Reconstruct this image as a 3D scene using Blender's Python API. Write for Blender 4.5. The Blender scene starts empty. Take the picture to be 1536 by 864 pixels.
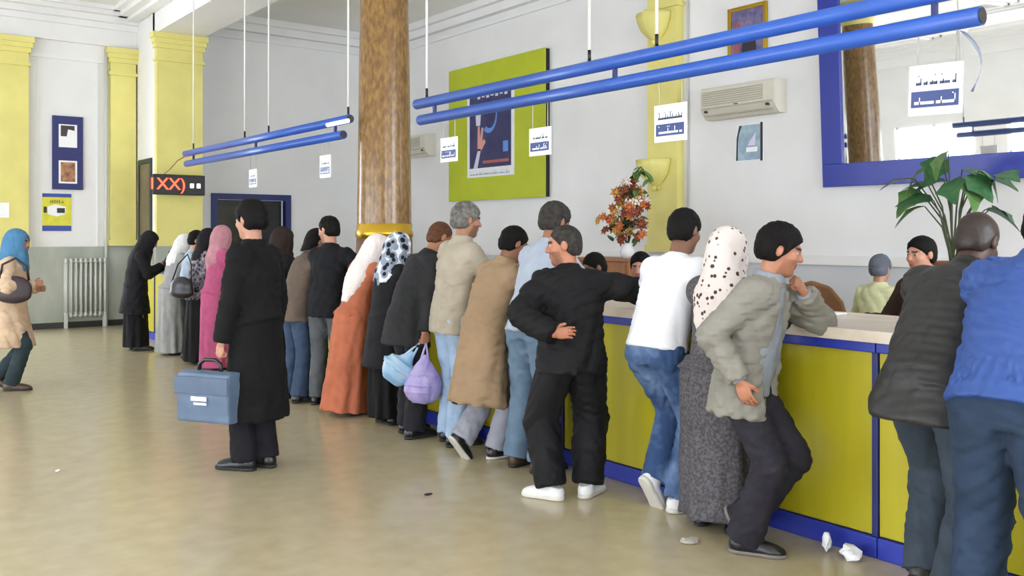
import bpy, bmesh, math, random
import numpy as np
from mathutils import Vector, Matrix, Euler

# ------------------------------------------------------------------ camera, world, light, exposure
SC = bpy.context.scene
COL = SC.collection
CAM_YAW = 37.62
cd = bpy.data.cameras.new('camera')
cd.sensor_width = 36.0
cd.lens = 36.0 * 1373.0 / 1536.0
cd.shift_y = -80.0 / 1536.0
cd.clip_end = 200
cam = bpy.data.objects.new('camera', cd)
COL.objects.link(cam)
cam.location = (0, 0, 1.55)
cam.rotation_euler = (math.radians(90), 0, math.radians(-CAM_YAW))
SC.camera = cam

world = bpy.data.worlds.new('world')
SC.world = world
world.use_nodes = True
bg = world.node_tree.nodes['Background']
bg.inputs[0].default_value = (0.86, 0.93, 1.0, 1)
bg.inputs[1].default_value = 1.0

WINDOW_GLOW = 11          # overcast daylight in the window panes
SC.view_settings.view_transform = 'Standard'
SC.view_settings.look = 'None'
SC.view_settings.gamma = 1.0
SC.view_settings.use_curve_mapping = False
SC.view_settings.exposure = 0.0
SC.cycles.use_denoising = True
SC.cycles.max_bounces = 8
SC.cycles.diffuse_bounces = 5
SC.cycles.caustics_reflective = False
SC.cycles.caustics_refractive = False
SC.cycles.sample_clamp_indirect = 6.0

# ------------------------------------------------------------------ materials
MATS = {}
def srgb(c):
    if isinstance(c, str):
        c = tuple(int(c[i:i+2], 16) / 255 for i in (0, 2, 4))
    return tuple((v / 12.92 if v <= 0.04045 else ((v + 0.055) / 1.055) ** 2.4) for v in c[:3])

def mat(name, col, rough=0.6, metal=0.0, spec=0.5, noise=0.0, nscale=6.0, bump=0.0, bscale=40.0,
        col2=None, emit=None, estr=0.0, stretch=(1, 1, 1), detail=4.0, contrast=(0.35, 0.65), sheen=0.0, trans=0.0):
    if name in MATS:
        return MATS[name]
    m = bpy.data.materials.new(name); m.use_nodes = True
    nt = m.node_tree; b = nt.nodes['Principled BSDF']
    c = srgb(col)
    b.inputs['Base Color'].default_value = (*c, 1)
    b.inputs['Roughness'].default_value = rough
    b.inputs['Metallic'].default_value = metal
    b.inputs['Specular IOR Level'].default_value = spec
    if sheen: b.inputs['Sheen Weight'].default_value = sheen
    if trans: b.inputs['Transmission Weight'].default_value = trans
    if emit is not None:
        b.inputs['Emission Color'].default_value = (*srgb(emit), 1)
        b.inputs['Emission Strength'].default_value = estr
    if noise or bump or col2 is not None:
        tc = nt.nodes.new('ShaderNodeTexCoord'); mp = nt.nodes.new('ShaderNodeMapping')
        mp.inputs['Scale'].default_value = stretch
        nt.links.new(tc.outputs['Object'], mp.inputs['Vector'])
    if noise or col2 is not None:
        n = nt.nodes.new('ShaderNodeTexNoise'); n.inputs['Scale'].default_value = nscale; n.inputs['Detail'].default_value = detail
        nt.links.new(mp.outputs[0], n.inputs['Vector'])
        r = nt.nodes.new('ShaderNodeValToRGB')
        r.color_ramp.elements[0].position, r.color_ramp.elements[1].position = contrast
        if col2 is not None: k = srgb(col2); a0, a1 = c, k
        else:
            a0 = tuple(max(0, v * (1 - noise)) for v in c); a1 = tuple(min(1, v * (1 + noise)) for v in c)
        r.color_ramp.elements[0].color = (*a0, 1); r.color_ramp.elements[1].color = (*a1, 1)
        nt.links.new(n.outputs['Fac'], r.inputs['Fac'])
        nt.links.new(r.outputs['Color'], b.inputs['Base Color'])
    if bump:
        n2 = nt.nodes.new('ShaderNodeTexNoise'); n2.inputs['Scale'].default_value = bscale; n2.inputs['Detail'].default_value = 3
        nt.links.new(mp.outputs[0], n2.inputs['Vector'])
        bp = nt.nodes.new('ShaderNodeBump'); bp.inputs['Strength'].default_value = bump; bp.inputs['Distance'].default_value = 0.01
        nt.links.new(n2.outputs['Fac'], bp.inputs['Height']); nt.links.new(bp.outputs['Normal'], b.inputs['Normal'])
    MATS[name] = m
    return m

def fabric(name, col, rough=0.85, noise=0.12, nscale=9, bump=0.25, bscale=26, **kw):
    return mat(name, col, rough=rough, noise=noise, nscale=nscale, bump=bump, bscale=bscale, spec=kw.pop('spec', 0.25), **kw)

def mat_voronoi(name, base, spot, scale=28, thr=0.32, third=None, rough=0.8):
    m = bpy.data.materials.new(name); m.use_nodes = True
    nt = m.node_tree; b = nt.nodes['Principled BSDF']; b.inputs['Roughness'].default_value = rough
    b.inputs['Specular IOR Level'].default_value = 0.25
    tc = nt.nodes.new('ShaderNodeTexCoord'); v = nt.nodes.new('ShaderNodeTexVoronoi'); v.inputs['Scale'].default_value = scale
    nt.links.new(tc.outputs['Object'], v.inputs['Vector'])
    r = nt.nodes.new('ShaderNodeValToRGB'); r.color_ramp.elements[0].position = thr; r.color_ramp.elements[1].position = thr + .06
    r.color_ramp.elements[0].color = (*srgb(spot), 1); r.color_ramp.elements[1].color = (*srgb(base), 1)
    if third:
        e = r.color_ramp.elements.new(min(.98, thr + .3)); e.color = (*srgb(base), 1)
        e = r.color_ramp.elements.new(min(.99, thr + .36)); e.color = (*srgb(third), 1)
    nt.links.new(v.outputs['Distance'], r.inputs['Fac']); nt.links.new(r.outputs['Color'], b.inputs['Base Color'])
    MATS[name] = m
    return m

def mat_attr(name, rough=0.5):
    m = bpy.data.materials.new(name); m.use_nodes = True
    nt = m.node_tree; b = nt.nodes['Principled BSDF']; b.inputs['Roughness'].default_value = rough
    b.inputs['Subsurface Weight'].default_value = 0.0
    a = nt.nodes.new('ShaderNodeAttribute'); a.attribute_name = 'Col'
    n = nt.nodes.new('ShaderNodeTexNoise'); n.inputs['Scale'].default_value = 30
    mx = nt.nodes.new('ShaderNodeMix'); mx.data_type = 'RGBA'; mx.blend_type = 'MULTIPLY'; mx.inputs[0].default_value = 0.18
    nt.links.new(a.outputs['Color'], mx.inputs[6]); nt.links.new(n.outputs['Fac'], mx.inputs[7])
    nt.links.new(mx.outputs[2], b.inputs['Base Color'])
    MATS[name] = m
    return m

# ------------------------------------------------------------------ mesh helpers
def tag(o, label=None, cat=None, group=None, kind=None):
    if label: o['label'] = label
    if cat: o['category'] = cat
    if group: o['group'] = group
    if kind: o['kind'] = kind
    return o

def empty(name, loc=(0, 0, 0), rz=0.0):
    o = bpy.data.objects.new(name, None); COL.objects.link(o)
    o.empty_display_size = 0.1
    o.location = loc; o.rotation_euler = (0, 0, rz)
    return o

def link(name, me, m=None, parent=None, smooth=False, loc=None, rz=None):
    o = bpy.data.objects.new(name, me); COL.objects.link(o)
    if m is not None and len(me.materials) == 0: me.materials.append(m)
    if smooth: me.polygons.foreach_set('use_smooth', [True] * len(me.polygons))
    if parent is not None: o.parent = parent
    if loc is not None: o.location = loc
    if rz is not None: o.rotation_euler = (0, 0, rz)
    return o

class MB:
    """collects boxes, tubes, lathes and prisms into one mesh"""
    def __init__(s): s.v = []; s.f = []; s.sm = []
    def add(s, v, f, sm=False):
        n = len(s.v); s.v += [tuple(p) for p in v]; s.f += [tuple(i + n for i in q) for q in f]; s.sm += [sm] * len(f); return s
    def box(s, lo, hi, M=None):
        x0, y0, z0 = lo; x1, y1, z1 = hi
        v = [(x0, y0, z0), (x1, y0, z0), (x1, y1, z0), (x0, y1, z0), (x0, y0, z1), (x1, y0, z1), (x1, y1, z1), (x0, y1, z1)]
        if M is not None: v = [tuple(M @ Vector(p)) for p in v]
        return s.add(v, [(0, 3, 2, 1), (4, 5, 6, 7), (0, 1, 5, 4), (1, 2, 6, 5), (2, 3, 7, 6), (3, 0, 4, 7)])
    def bbox(s, lo, hi, b=0.01):
        """box with bevelled edges"""
        bm = bmesh.new(); bmesh.ops.create_cube(bm, size=1)
        for q in bm.verts: q.co = Vector([(lo[i] + hi[i]) / 2 + q.co[i] * (hi[i] - lo[i]) for i in range(3)])
        bmesh.ops.bevel(bm, geom=bm.edges[:], offset=b, segments=2, affect='EDGES', profile=0.5)
        bm.verts.index_update()
        s.add([q.co[:] for q in bm.verts], [[q.index for q in f.verts] for f in bm.faces]); bm.free(); return s
    def tube(s, pts, r, n=10, cap=True, sm=True):
        pts = [Vector(p) for p in pts]; rs = r if isinstance(r, (list, tuple)) else [r] * len(pts)
        v = []; f = []; prev = None
        for i, p in enumerate(pts):
            d = (pts[min(i + 1, len(pts) - 1)] - pts[max(i - 1, 0)]).normalized()
            if prev is None: prev = d.orthogonal().normalized()
            prev = (prev - d * prev.dot(d)).normalized(); q = d.cross(prev)
            for k in range(n):
                a = 2 * math.pi * k / n; v.append(p + (prev * math.cos(a) + q * math.sin(a)) * rs[i])
        for i in range(len(pts) - 1):
            for k in range(n):
                f.append((i * n + k, i * n + (k + 1) % n, (i + 1) * n + (k + 1) % n, (i + 1) * n + k))
        s.add(v, f, sm)
        if cap:
            m = len(s.v) - len(v)
            s.f.append(tuple(m + k for k in reversed(range(n)))); s.f.append(tuple(m + (len(pts) - 1) * n + k for k in range(n))); s.sm += [False, False]
        return s
    def lathe(s, prof, c=(0, 0, 0), n=32, sm=True, a0=0.0, a1=2 * math.pi):
        full = abs(a1 - a0 - 2 * math.pi) < 1e-6
        nn = n if full else n + 1
        v = []; f = []
        for r, z in prof:
            for k in range(nn):
                a = a0 + (a1 - a0) * k / n; v.append((c[0] + r * math.cos(a), c[1] + r * math.sin(a), c[2] + z))
        for i in range(len(prof) - 1):
            for k in range(n):
                k2 = (k + 1) % nn
                f.append((i * nn + k, i * nn + k2, (i + 1) * nn + k2, (i + 1) * nn + k))
        return s.add(v, f, sm)
    def prism(s, poly, z0, z1, M=None):
        n = len(poly)
        v = [(x, y, z0) for x, y in poly] + [(x, y, z1) for x, y in poly]
        if M is not None: v = [tuple(M @ Vector(p)) for p in v]
        return s.add(v, [tuple(reversed(range(n))), tuple(range(n, 2 * n))] + [(i, (i + 1) % n, n + (i + 1) % n, n + i) for i in range(n)])
    def mesh(s, name):
        me = bpy.data.meshes.new(name); me.from_pydata(s.v, [], s.f)
        me.polygons.foreach_set('use_smooth', s.sm); me.update()
        bm = bmesh.new(); bm.from_mesh(me); bmesh.ops.recalc_face_normals(bm, faces=bm.faces[:]); bm.to_mesh(me); bm.free()
        return me
    def build(s, name, m, parent=None, loc=None, rz=None):
        return link(name, s.mesh(name), m, parent, loc=loc, rz=rz)

def struct(o, label=None):
    o['kind'] = 'structure'
    return o

def text_mesh(body, size, depth=0.002):
    c = bpy.data.curves.new('lettering', 'FONT'); c.body = body; c.size = size; c.extrude = depth
    c.align_x = 'CENTER'; c.align_y = 'CENTER'
    o = bpy.data.objects.new('lettering', c); COL.objects.link(o)
    dg = bpy.context.evaluated_depsgraph_get(); me = bpy.data.meshes.new_from_object(o.evaluated_get(dg))
    bpy.data.objects.remove(o); bpy.data.curves.remove(c)
    return me

# ------------------------------------------------------------------ the hall
X_WALL, Y_END, X_LEFT, Y_REAR = 9.4, 16.6, -7.0, -5.5
Z_HALL, Z_STAFF, Z_BEAM = 5.38, 5.6, 4.86
X_B0, X_B1 = 4.53, 5.28

m_floor = mat('floor_terrazzo', 'b3a686', rough=0.22, spec=0.5, col2='bdb192', nscale=7, detail=10, contrast=(0.3, 0.7), bump=0.03, bscale=9)
m_wall = mat('painted_wall', 'e9e9e9', rough=0.7, noise=0.025, nscale=1.3)
m_white = mat('white_paint', 'ebebeb', rough=0.6, noise=0.02, nscale=2)
m_ceil = mat('ceiling_paint', 'ebeae8', rough=0.8, noise=0.02, nscale=1)
m_yel = mat('yellow_paint', 'e2d983', rough=0.6, noise=0.05, nscale=2)
m_marble = mat('grey_green_marble', 'b0b3a8', rough=0.35, col2='9aa093', nscale=3.2, detail=8, stretch=(1, 1, 0.35))
m_plinth = mat('dark_plinth', '2f2f2c', rough=0.4, noise=0.1)
m_blue = mat('blue_gloss_paint', '1f3f9c', rough=0.35, noise=0.04, nscale=4)
m_navy = mat('navy_paint', '1c2566', rough=0.45, noise=0.05, nscale=5)
m_dark = mat('dark_opening', '1b1c22', rough=0.4)
m_black = mat('black_plastic', '121214', rough=0.45)
m_glow = mat('daylit_window_pane', 'ffffff', rough=0.4, emit='ecf3ff', estr=WINDOW_GLOW)

struct(MB().box((X_LEFT - .3, Y_REAR - .3, -.15), (X_WALL + .3, Y_END + .3, 0)).build('floor', m_floor))

def wall_open(name, axis, pos, thick, a0, a1, z1, holes, m):
    """wall plane along one axis with rectangular openings (a_lo, a_hi, z_lo, z_hi)"""
    b = MB(); holes = sorted(holes); cur = a0
    def put(u0, u1, z0, zz):
        if u1 - u0 < 1e-4 or zz - z0 < 1e-4: return
        if axis == 'x': b.box((u0, min(pos, pos + thick), z0), (u1, max(pos, pos + thick), zz))
        else: b.box((min(pos, pos + thick), u0, z0), (max(pos, pos + thick), u1, zz))
    for h in holes:
        put(cur, h[0], 0, z1); put(h[0], h[1], 0, h[2]); put(h[0], h[1], h[3], z1); cur = h[1]
    put(cur, a1, 0, z1)
    return struct(b.build(name, m))

WIN_L = [(c - 1.15, c + 1.15, 0.12, 3.00) for c in (-2.6, 0.6, 3.8, 7.0, 10.2, 13.4)]
WIN_R_ADDED = [(-1.9, 0.3, 0.6, 4.4), (1.7, 3.9, 0.6, 4.4), (5.45, 9.2, 0.4, 5.0)]  # unseen rear windows, added for light; the last enlarged to brighten the staff end
WIN_E = [(-0.5, 1.85, 0.15, 3.4)]
DOOR_E = (5.93, 7.31, 0.0, 2.24)
wall_open('wall_left', 'y', X_LEFT, -.3, Y_REAR - .3, Y_END + .3, 5.8, WIN_L, m_wall)
wall_open('wall_rear', 'x', Y_REAR, -.3, X_LEFT, X_WALL, 5.8, WIN_R_ADDED, m_wall)
wall_open('wall_end', 'x', Y_END, .3, X_LEFT, X_WALL, 5.8, WIN_E + [DOOR_E], m_wall)
struct(MB().box((X_WALL, Y_REAR - .3, 0), (X_WALL + .3, Y_END + .3, 5.8)).build('wall_right', m_wall))
wn = 0
for side, wins in (('L', WIN_L), ('R', WIN_R_ADDED), ('E', WIN_E)):
    for (a0, a1, z0, z1) in wins:
        wn += 1
        w = empty('window_%d' % wn); struct(w)
        def B(b, u0, u1, zz0, zz1, d0, d1):
            if side == 'L': b.box((X_LEFT - d1, u0, zz0), (X_LEFT - d0, u1, zz1))
            elif side == 'R': b.box((u0, Y_REAR - d1, zz0), (u1, Y_REAR - d0, zz1))
            else: b.box((u0, Y_END + d0, zz0), (u1, Y_END + d1, zz1))
        fr = MB(); t = .06
        B(fr, a0, a0 + t, z0, z1, .08, .16); B(fr, a1 - t, a1, z0, z1, .08, .16)
        B(fr, a0, a1, z0, z0 + t, .08, .16); B(fr, a0, a1, z1 - t, z1, .08, .16)
        mid = (a0 + a1) / 2; B(fr, mid - .03, mid + .03, z0, z1, .08, .16); zt = z0 + (z1 - z0) * .68
        B(fr, a0, a1, zt - .025, zt + .025, .08, .16)
        fr.build('window_frame', m_white, w)
        for u0, u1 in ((a0 + t, mid - .03), (mid + .03, a1 - t)):
            for q0, q1 in ((z0 + t, zt - .025), (zt + .025, z1 - t)):
                p = MB(); B(p, u0, u1, q0, q1, .11, .125); p.build('pane', m_glow, w)

# side wall stub, pier, beam
stub = struct(MB().box((X_B0, 15.5, 0), (X_B1, Y_END, 5.8)).build('wall_stub', m_wall))
beam = struct(MB().box((X_B0, Y_REAR, Z_BEAM), (X_B1, 15.6, 5.9)).box((X_B0 - .05, Y_REAR, Z_BEAM + .34), (X_B0, Y_END, 5.9)).build('trim_1', m_white))
struct(MB().box((X_LEFT, Y_REAR, Z_HALL), (X_B0 + .1, Y_END, Z_HALL + .1)).box((X_B1 - .1, Y_REAR, Z_STAFF), (X_WALL, Y_END, Z_STAFF + .1)).build('ceiling', m_ceil))

def cornice(axis, pos, sgn, a0, a1, ztop, steps, name, m):
    """stepped moulding: steps = (depth, z_low, z_high) below ztop"""
    b = MB()
    for d, lo, hi in steps:
        if axis == 'x': b.box((a0, min(pos, pos + sgn * d), ztop - lo), (a1, max(pos, pos + sgn * d), ztop - hi))
        else: b.box((min(pos, pos + sgn * d), a0, ztop - lo), (max(pos, pos + sgn * d), a1, ztop - hi))
    return struct(b.build(name, m))
ST = [(.42, .07, 0), (.34, .14, .07), (.22, .24, .14), (.12, .34, .24), (.07, .62, .34)]
cornice('x', Y_END, -1, X_LEFT, X_B0, Z_HALL, ST, 'trim_2', m_white)
cornice('y', X_B0 - .05, -1, Y_REAR, Y_END, Z_HALL, [(.40, .07, 0), (.30, .14, .07), (.16, .20, .14)], 'trim_3', m_white)
cornice('y', X_LEFT, 1, Y_REAR, Y_END, Z_HALL, ST, 'trim_4', m_white)
cornice('x', Y_END, -1, X_B1, X_WALL, Z_STAFF, [(.22, .12, 0), (.12, .26, .12), (.05, .42, .36)], 'trim_5', m_white)
cornice('y', X_WALL, -1, Y_REAR, Y_END, Z_STAFF, [(.22, .12, 0), (.12, .26, .12), (.05, .42, .36)], 'trim_6', m_white)
# coffer mouldings on the hall ceiling
k = 7
for x0, x1 in ((-6.2, -2.9), (-2.3, 0.7), (1.3, 3.65)):
    for y0, y1 in ((12.6, 15.7), (8.9, 12.0), (5.2, 8.3), (1.5, 4.6)):
        b = MB()
        for w_, d0, d1 in ((.0, .0, .05), (.14, .0, .09)):
            t = .10
            a, c_, e, g = x0 + w_, x1 - w_, y0 + w_, y1 - w_
            z0, z1 = Z_HALL - d1, Z_HALL
            b.box((a, e, z0), (c_, e + t, z1)); b.box((a, g - t, z0), (c_, g, z1)); b.box((a, e, z0), (a + t, g, z1)); b.box((c_ - t, e, z0), (c_, g, z1))
        struct(b.build('trim_%d' % k, m_white)); k += 1

# dado: marble wainscot on the end wall and the stub, plinth, plain dado rail on the staff wall
struct(MB().box((X_LEFT, Y_END - .03, .16), (-.55, Y_END, 1.35)).box((1.9, Y_END - .03, .16), (X_B0, Y_END, 1.35)).box((X_B0 - .03, 15.5, .16), (X_B0, Y_END - .03, 1.35)).build('trim_%d' % k, m_marble)); k += 1
struct(MB().box((X_LEFT, Y_END - .05, 0), (-.55, Y_END, .1)).box((1.9, Y_END - .05, 0), (X_B0, Y_END, .1)).box((X_B0 - .05, 15.5, 0), (X_B0, Y_END - .05, .1)).build('baseboard_end', m_plinth))
struct(MB().box((X_LEFT, Y_END - .04, .1), (-.55, Y_END, .16)).box((1.9, Y_END - .04, .1), (X_B0, Y_END, .16)).build('trim_%d' % k, m_marble)); k += 1
m_dado = mat('dado_paint', 'cfd3da', rough=0.6, noise=0.03, nscale=2)
struct(MB().box((X_WALL - .02, Y_REAR, .1), (X_WALL, Y_END, 1.2)).build('trim_%d' % k, m_dado)); k += 1
struct(MB().box((X_WALL - .06, Y_REAR, 1.2), (X_WALL, Y_END, 1.31)).build('trim_%d' % k, m_white)); k += 1
struct(MB().box((X_WALL - .05, Y_REAR, 0), (X_WALL, Y_END, .1)).build('baseboard_right', m_plinth))
# wall panel moulding between the pilasters of the end wall
b = MB()
for x0, x1, z0, z1 in ((2.98, 3.0, 1.36, 4.5), (3.9, 3.92, 1.36, 4.5), (2.98, 3.92, 4.48, 4.5)): b.box((x0, Y_END - .02, z0), (x1, Y_END, z1))
b.box((2.84, Y_END - .03, 4.46), (4.09, Y_END, 4.52))
b.box((2.84, Y_END - .004, 2.55), (4.09, Y_END, 2.565))
struct(b.build('trim_%d' % k, m_white)); k += 1

def pilaster(x0, x1, y_back, proj, z0, z1, face='y', base=True):
    """flat pilaster with stepped capital; faces -y (end wall) or -x (side wall)"""
    b = MB()
    def bx(e, lo, hi, d):
        if face == 'y': b.box((x0 - e, y_back - proj - d, lo), (x1 + e, y_back, hi))
        else: b.box((y_back - proj - d, x0 - e, lo), (y_back, x1 + e, hi))
    bx(0, z0, z1, 0)
    bx(.03, z1 - .46, z1 - .41, .03)
    bx(.03, z1 - .25, z1 - .17, .03); bx(.05, z1 - .17, z1 - .09, .05); bx(.075, z1 - .09, z1, .075)
    if base: bx(.03, z0, z0 + .1, .03)
    return b
def put_pil(b):
    global k
    o = struct(b.build('trim_%d' % k, m_yel)); k += 1; return o
put_pil(pilaster(2.05, 2.84, Y_END, .14, 1.36, 4.73))
put_pil(pilaster(4.09, 4.50, Y_END, .14, 1.36, 4.73))
put_pil(pilaster(X_B0, X_B1, 15.5, .12, 1.36, Z_BEAM))
struct(MB().box((X_B0 - .02, 15.36, 0), (X_B1 + .02, 15.5, 1.36)).build('trim_%d' % k, m_marble)); k += 1
put_pil(pilaster(8.40, 8.95, X_WALL, .12, 1.31, 5.1, face='x'))
put_pil(pilaster(1.6, 2.15, X_WALL, .12, 1.31, 5.1, face='x'))

# column with gilt ring and base
m_col = mat('brown_marble_column', '6b4d28', rough=0.22, col2='94713c', nscale=30, detail=10, contrast=(0.34, 0.66), stretch=(1, 1, 0.4))
m_colbase = mat('dark_brown_stone', '6d4f3a', rough=0.35, noise=0.15, nscale=12)
m_gold = mat('gilt_brass', 'c9a338', rough=0.3, metal=0.9)
def column(x, y, label):
    t = empty('column', (x, y, 0)); struct(t)
    MB().lathe([(.285, 1.60), (.283, 1.72), (.276, 2.2), (.267, 3.0), (.255, 3.8), (.243, 4.55)], n=40).build('shaft', m_col, t)
    MB().lathe([(.27, 1.50), (.30, 1.53), (.303, 1.58), (.29, 1.6), (.288, 1.66), (.27, 1.68)], n=40).build('ring', m_gold, t)
    MB().lathe([(.0, 0), (.36, 0), (.36, .3), (.31, .36), (.30, 1.2), (.292, 1.51), (.0, 1.51)], n=40).build('base', m_colbase, t)
    c = MB().lathe([(.24, 4.5), (.26, 4.55), (.26, 4.6), (.34, 4.72), (.34, 4.74)], n=40); c.box((-.37, -.37, 4.74), (.37, .37, Z_BEAM + .005))
    c.build('capital', m_yel, t)
    return t
column(4.80, 8.42, '')
column(4.80, 1.35, '')

# blue framed service door in the end wall, dark door in the stub wall
d = struct(empty('door_1', (0, 0, 0)))
b = MB(); f = .11
b.box((5.85, Y_END - .05, 0), (5.93 + .03, Y_END + .1, 2.31)); b.box((7.28, Y_END - .05, 0), (7.39, Y_END + .1, 2.31)); b.box((5.96, Y_END - .05, 2.2), (7.28, Y_END + .1, 2.31))
b.build('door_frame', m_navy, d)
MB().box((5.96, Y_END + .16, 0), (7.28, Y_END + .2, 2.2)).build('door_leaf', m_dark, d)
MB().box((6.02, Y_END + .12, .95), (6.6, Y_END + .16, 2.12)).build('pane', mat('smoked_glass', '34342c', rough=.15, noise=.3, nscale=5), d)
MB().box((6.66, Y_END + .12, .95), (7.22, Y_END + .16, 2.12)).build('pane', mat('smoked_glass_dark', '191b20', rough=.2), d)
d = struct(empty('door_2', (0, 0, 0)))
MB().box((X_B0 - .03, 15.62, 0), (X_B0, 15.7, 2.82)).box((X_B0 - .03, 16.28, 0), (X_B0, 16.36, 2.82)).box((X_B0 - .03, 15.7, 2.74), (X_B0, 16.28, 2.82)).build('door_frame', mat('dark_green_frame', '26332f', rough=.5), d)
lf = MB().box((X_B0 - .015, 15.7, 0), (X_B0, 16.28, 2.74)).build('door_leaf', mat('brown_door', '6d6250', rough=.5, noise=.15, nscale=3), d)

# ------------------------------------------------------------------ counter
rnd = random.Random(7)
m_panel = mat('mustard_yellow_laminate', 'b3a91c', rough=0.4, noise=0.07, nscale=3, stretch=(3, 3, .4), bump=0.05, bscale=30)
m_trim = mat('blue_counter_trim', '2636a0', rough=0.4)
m_top = mat('beige_stone_top', 'd9cdb9', rough=0.3, col2='c9b9a4', nscale=6, detail=8)
m_carc = mat('carcass_board', '8f8468', rough=0.6, noise=.1)
XC = 4.07
edges = [14.6, 13.9, 11.6, 9.3, 7.0, 4.7, 2.4, 0.1]
unit_names = ['narrow counter unit closing the row at the radiator end', 'counter unit with yellow panel behind the woman all in black', 'counter unit with yellow panel behind the woman in pink',
              'counter unit with yellow panel below the marble column', 'counter unit with yellow panel behind the purple bag',
              'counter unit with wide yellow panel beside the man in white', 'counter unit with yellow panel behind the man in blue jacket']
for i in range(7):
    y1, y0 = edges[i], edges[i + 1]
    u = empty('counter_unit', (XC, (y0 + y1) / 2, 0))
    hw = (y1 - y0) / 2 - .002
    tag(u, unit_names[i], 'counter', 'counter units in a row')
    MB().box((.02, -hw, .02), (.33, hw, 1.0)).build('body', m_carc, u)
    MB().bbox((0, -hw + .03, .105), (.02, hw, .985), .004).build('front_panel', m_panel, u)
    MB().bbox((-.022, -hw, 0.0), (.02, hw, .10), .006).build('kick_rail', m_trim, u)
    MB().bbox((-.012, -hw, .10), (.02, -hw + .03, .985), .004).build('upright_strip', m_navy, u)
    MB().bbox((-.035, -hw, .985), (.02, hw, 1.035), .006).build('top_strip', m_trim, u)
wt = MB().prism([(XC - .06, .1), (4.87, .1), (4.87, .94), (4.42, .94), (4.42, 1.76), (4.87, 1.76), (4.87, 8.02), (4.42, 8.02), (4.42, 8.82), (4.87, 8.82), (4.87, 14.62), (XC - .06, 14.62)], 1.036, 1.092)
tag(wt.build('worktop', m_top), 'long pale beige stone worktop along the yellow counter', 'worktop')
tag(MB().box((XC - .03, 14.625, 0), (4.8, 14.68, 1.09)).build('counter_end_panel', m_navy), 'dark blue end panel closing the far end of the counter', 'panel')

# ------------------------------------------------------------------ hanging blue tube lights over the counter
m_pipe = mat('blue_tube_paint', '2f5ab2', rough=0.32, noise=0.05, nscale=3)
m_tube = mat('white_fluorescent_tube', 'ffffff', rough=.3, emit='ffffff', estr=1.3)
m_rod = mat('white_rod', 'e9e9e4', rough=.5)
XP = 4.4
def tube_light(y0, y1, yl0, yl1, label, rods, brs, bare=None):
    t = empty('hanging_tube_light', (XP, (y0 + y1) / 2, 2.55)); tag(t, label, 'light fixture', 'blue tube lights above the counter')
    c = (y0 + y1) / 2
    def T(name, a, b, z, r, m, n=20, x=0.0):
        return MB().tube([(x, a - c, z - 2.55), (x, b - c, z - 2.55)], r, n=n).build(name, m, t)
    T('upper_tube', y0, y1, 2.735, .046, m_pipe); T('lower_tube', yl0, yl1, 2.585, .046, m_pipe)
    for a in (yl0, yl1): MB().tube([(0, a - c - .004, .035), (0, a - c + .004, .035)], .039, n=20).build('end_cap', m_black, t)
    for a in (y0, y1): MB().tube([(0, a - c - .004, .185), (0, a - c + .004, .185)], .039, n=20).build('end_cap', m_black, t)
    for y in brs:
        MB().box((-.014, y - c - .012, .07), (.014, y - c + .012, .15)).build('bracket', m_navy, t)
    for y in rods:
        MB().tube([(0, y - c, .23), (0, y - c, .31)], .012, n=8).build('hook', m_black, t)
        MB().tube([(0, y - c, .3), (0, y - c, Z_BEAM + .6 - 2.55)], .011, n=8).build('rod', m_rod, t)
    if bare:
        MB().tube([(-.035, bare[0] - c, .16), (-.035, bare[1] - c, .16)], .022, n=12).build('fluorescent_tube', m_tube, t)
    return t
tr = tube_light(2.0, 7.13, 2.07, 7.07, 'long pair of blue tubes hanging in front of the blue-framed mirror', [2.31, 4.16, 4.81, 6.96], [2.30, 4.55, 6.83])
# torn film curling off the open tube end
b = MB(); n = 9; vs = []; fs = []
for i in range(n):
    q = i / (n - 1)
    for s_ in (0, 1):
        ang = 2.6 * q
        vs.append((-.02 + .05 * s_, -2.40 - .10 * math.sin(ang) * (1 - .2 * s_), -.02 - .30 * q + .03 * s_ * math.sin(3 * q)))
for i in range(n - 1): fs.append((2 * i, 2 * i + 1, 2 * i + 3, 2 * i + 2))
b.add(vs, fs, True); o = b.build('torn_film', mat('clear_blue_film', 'c3d2f2', rough=.25, trans=.55), tr)
sm_ = o.modifiers.new('thick', 'SOLIDIFY'); sm_.thickness = .002
tube_light(8.42, 13.56, 8.57, 13.50, 'pair of blue tubes running from the marble column to the red display', [8.46, 10.5, 11.26, 13.2], [8.75, 10.9, 13.2], bare=(8.40, 8.86))

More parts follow.
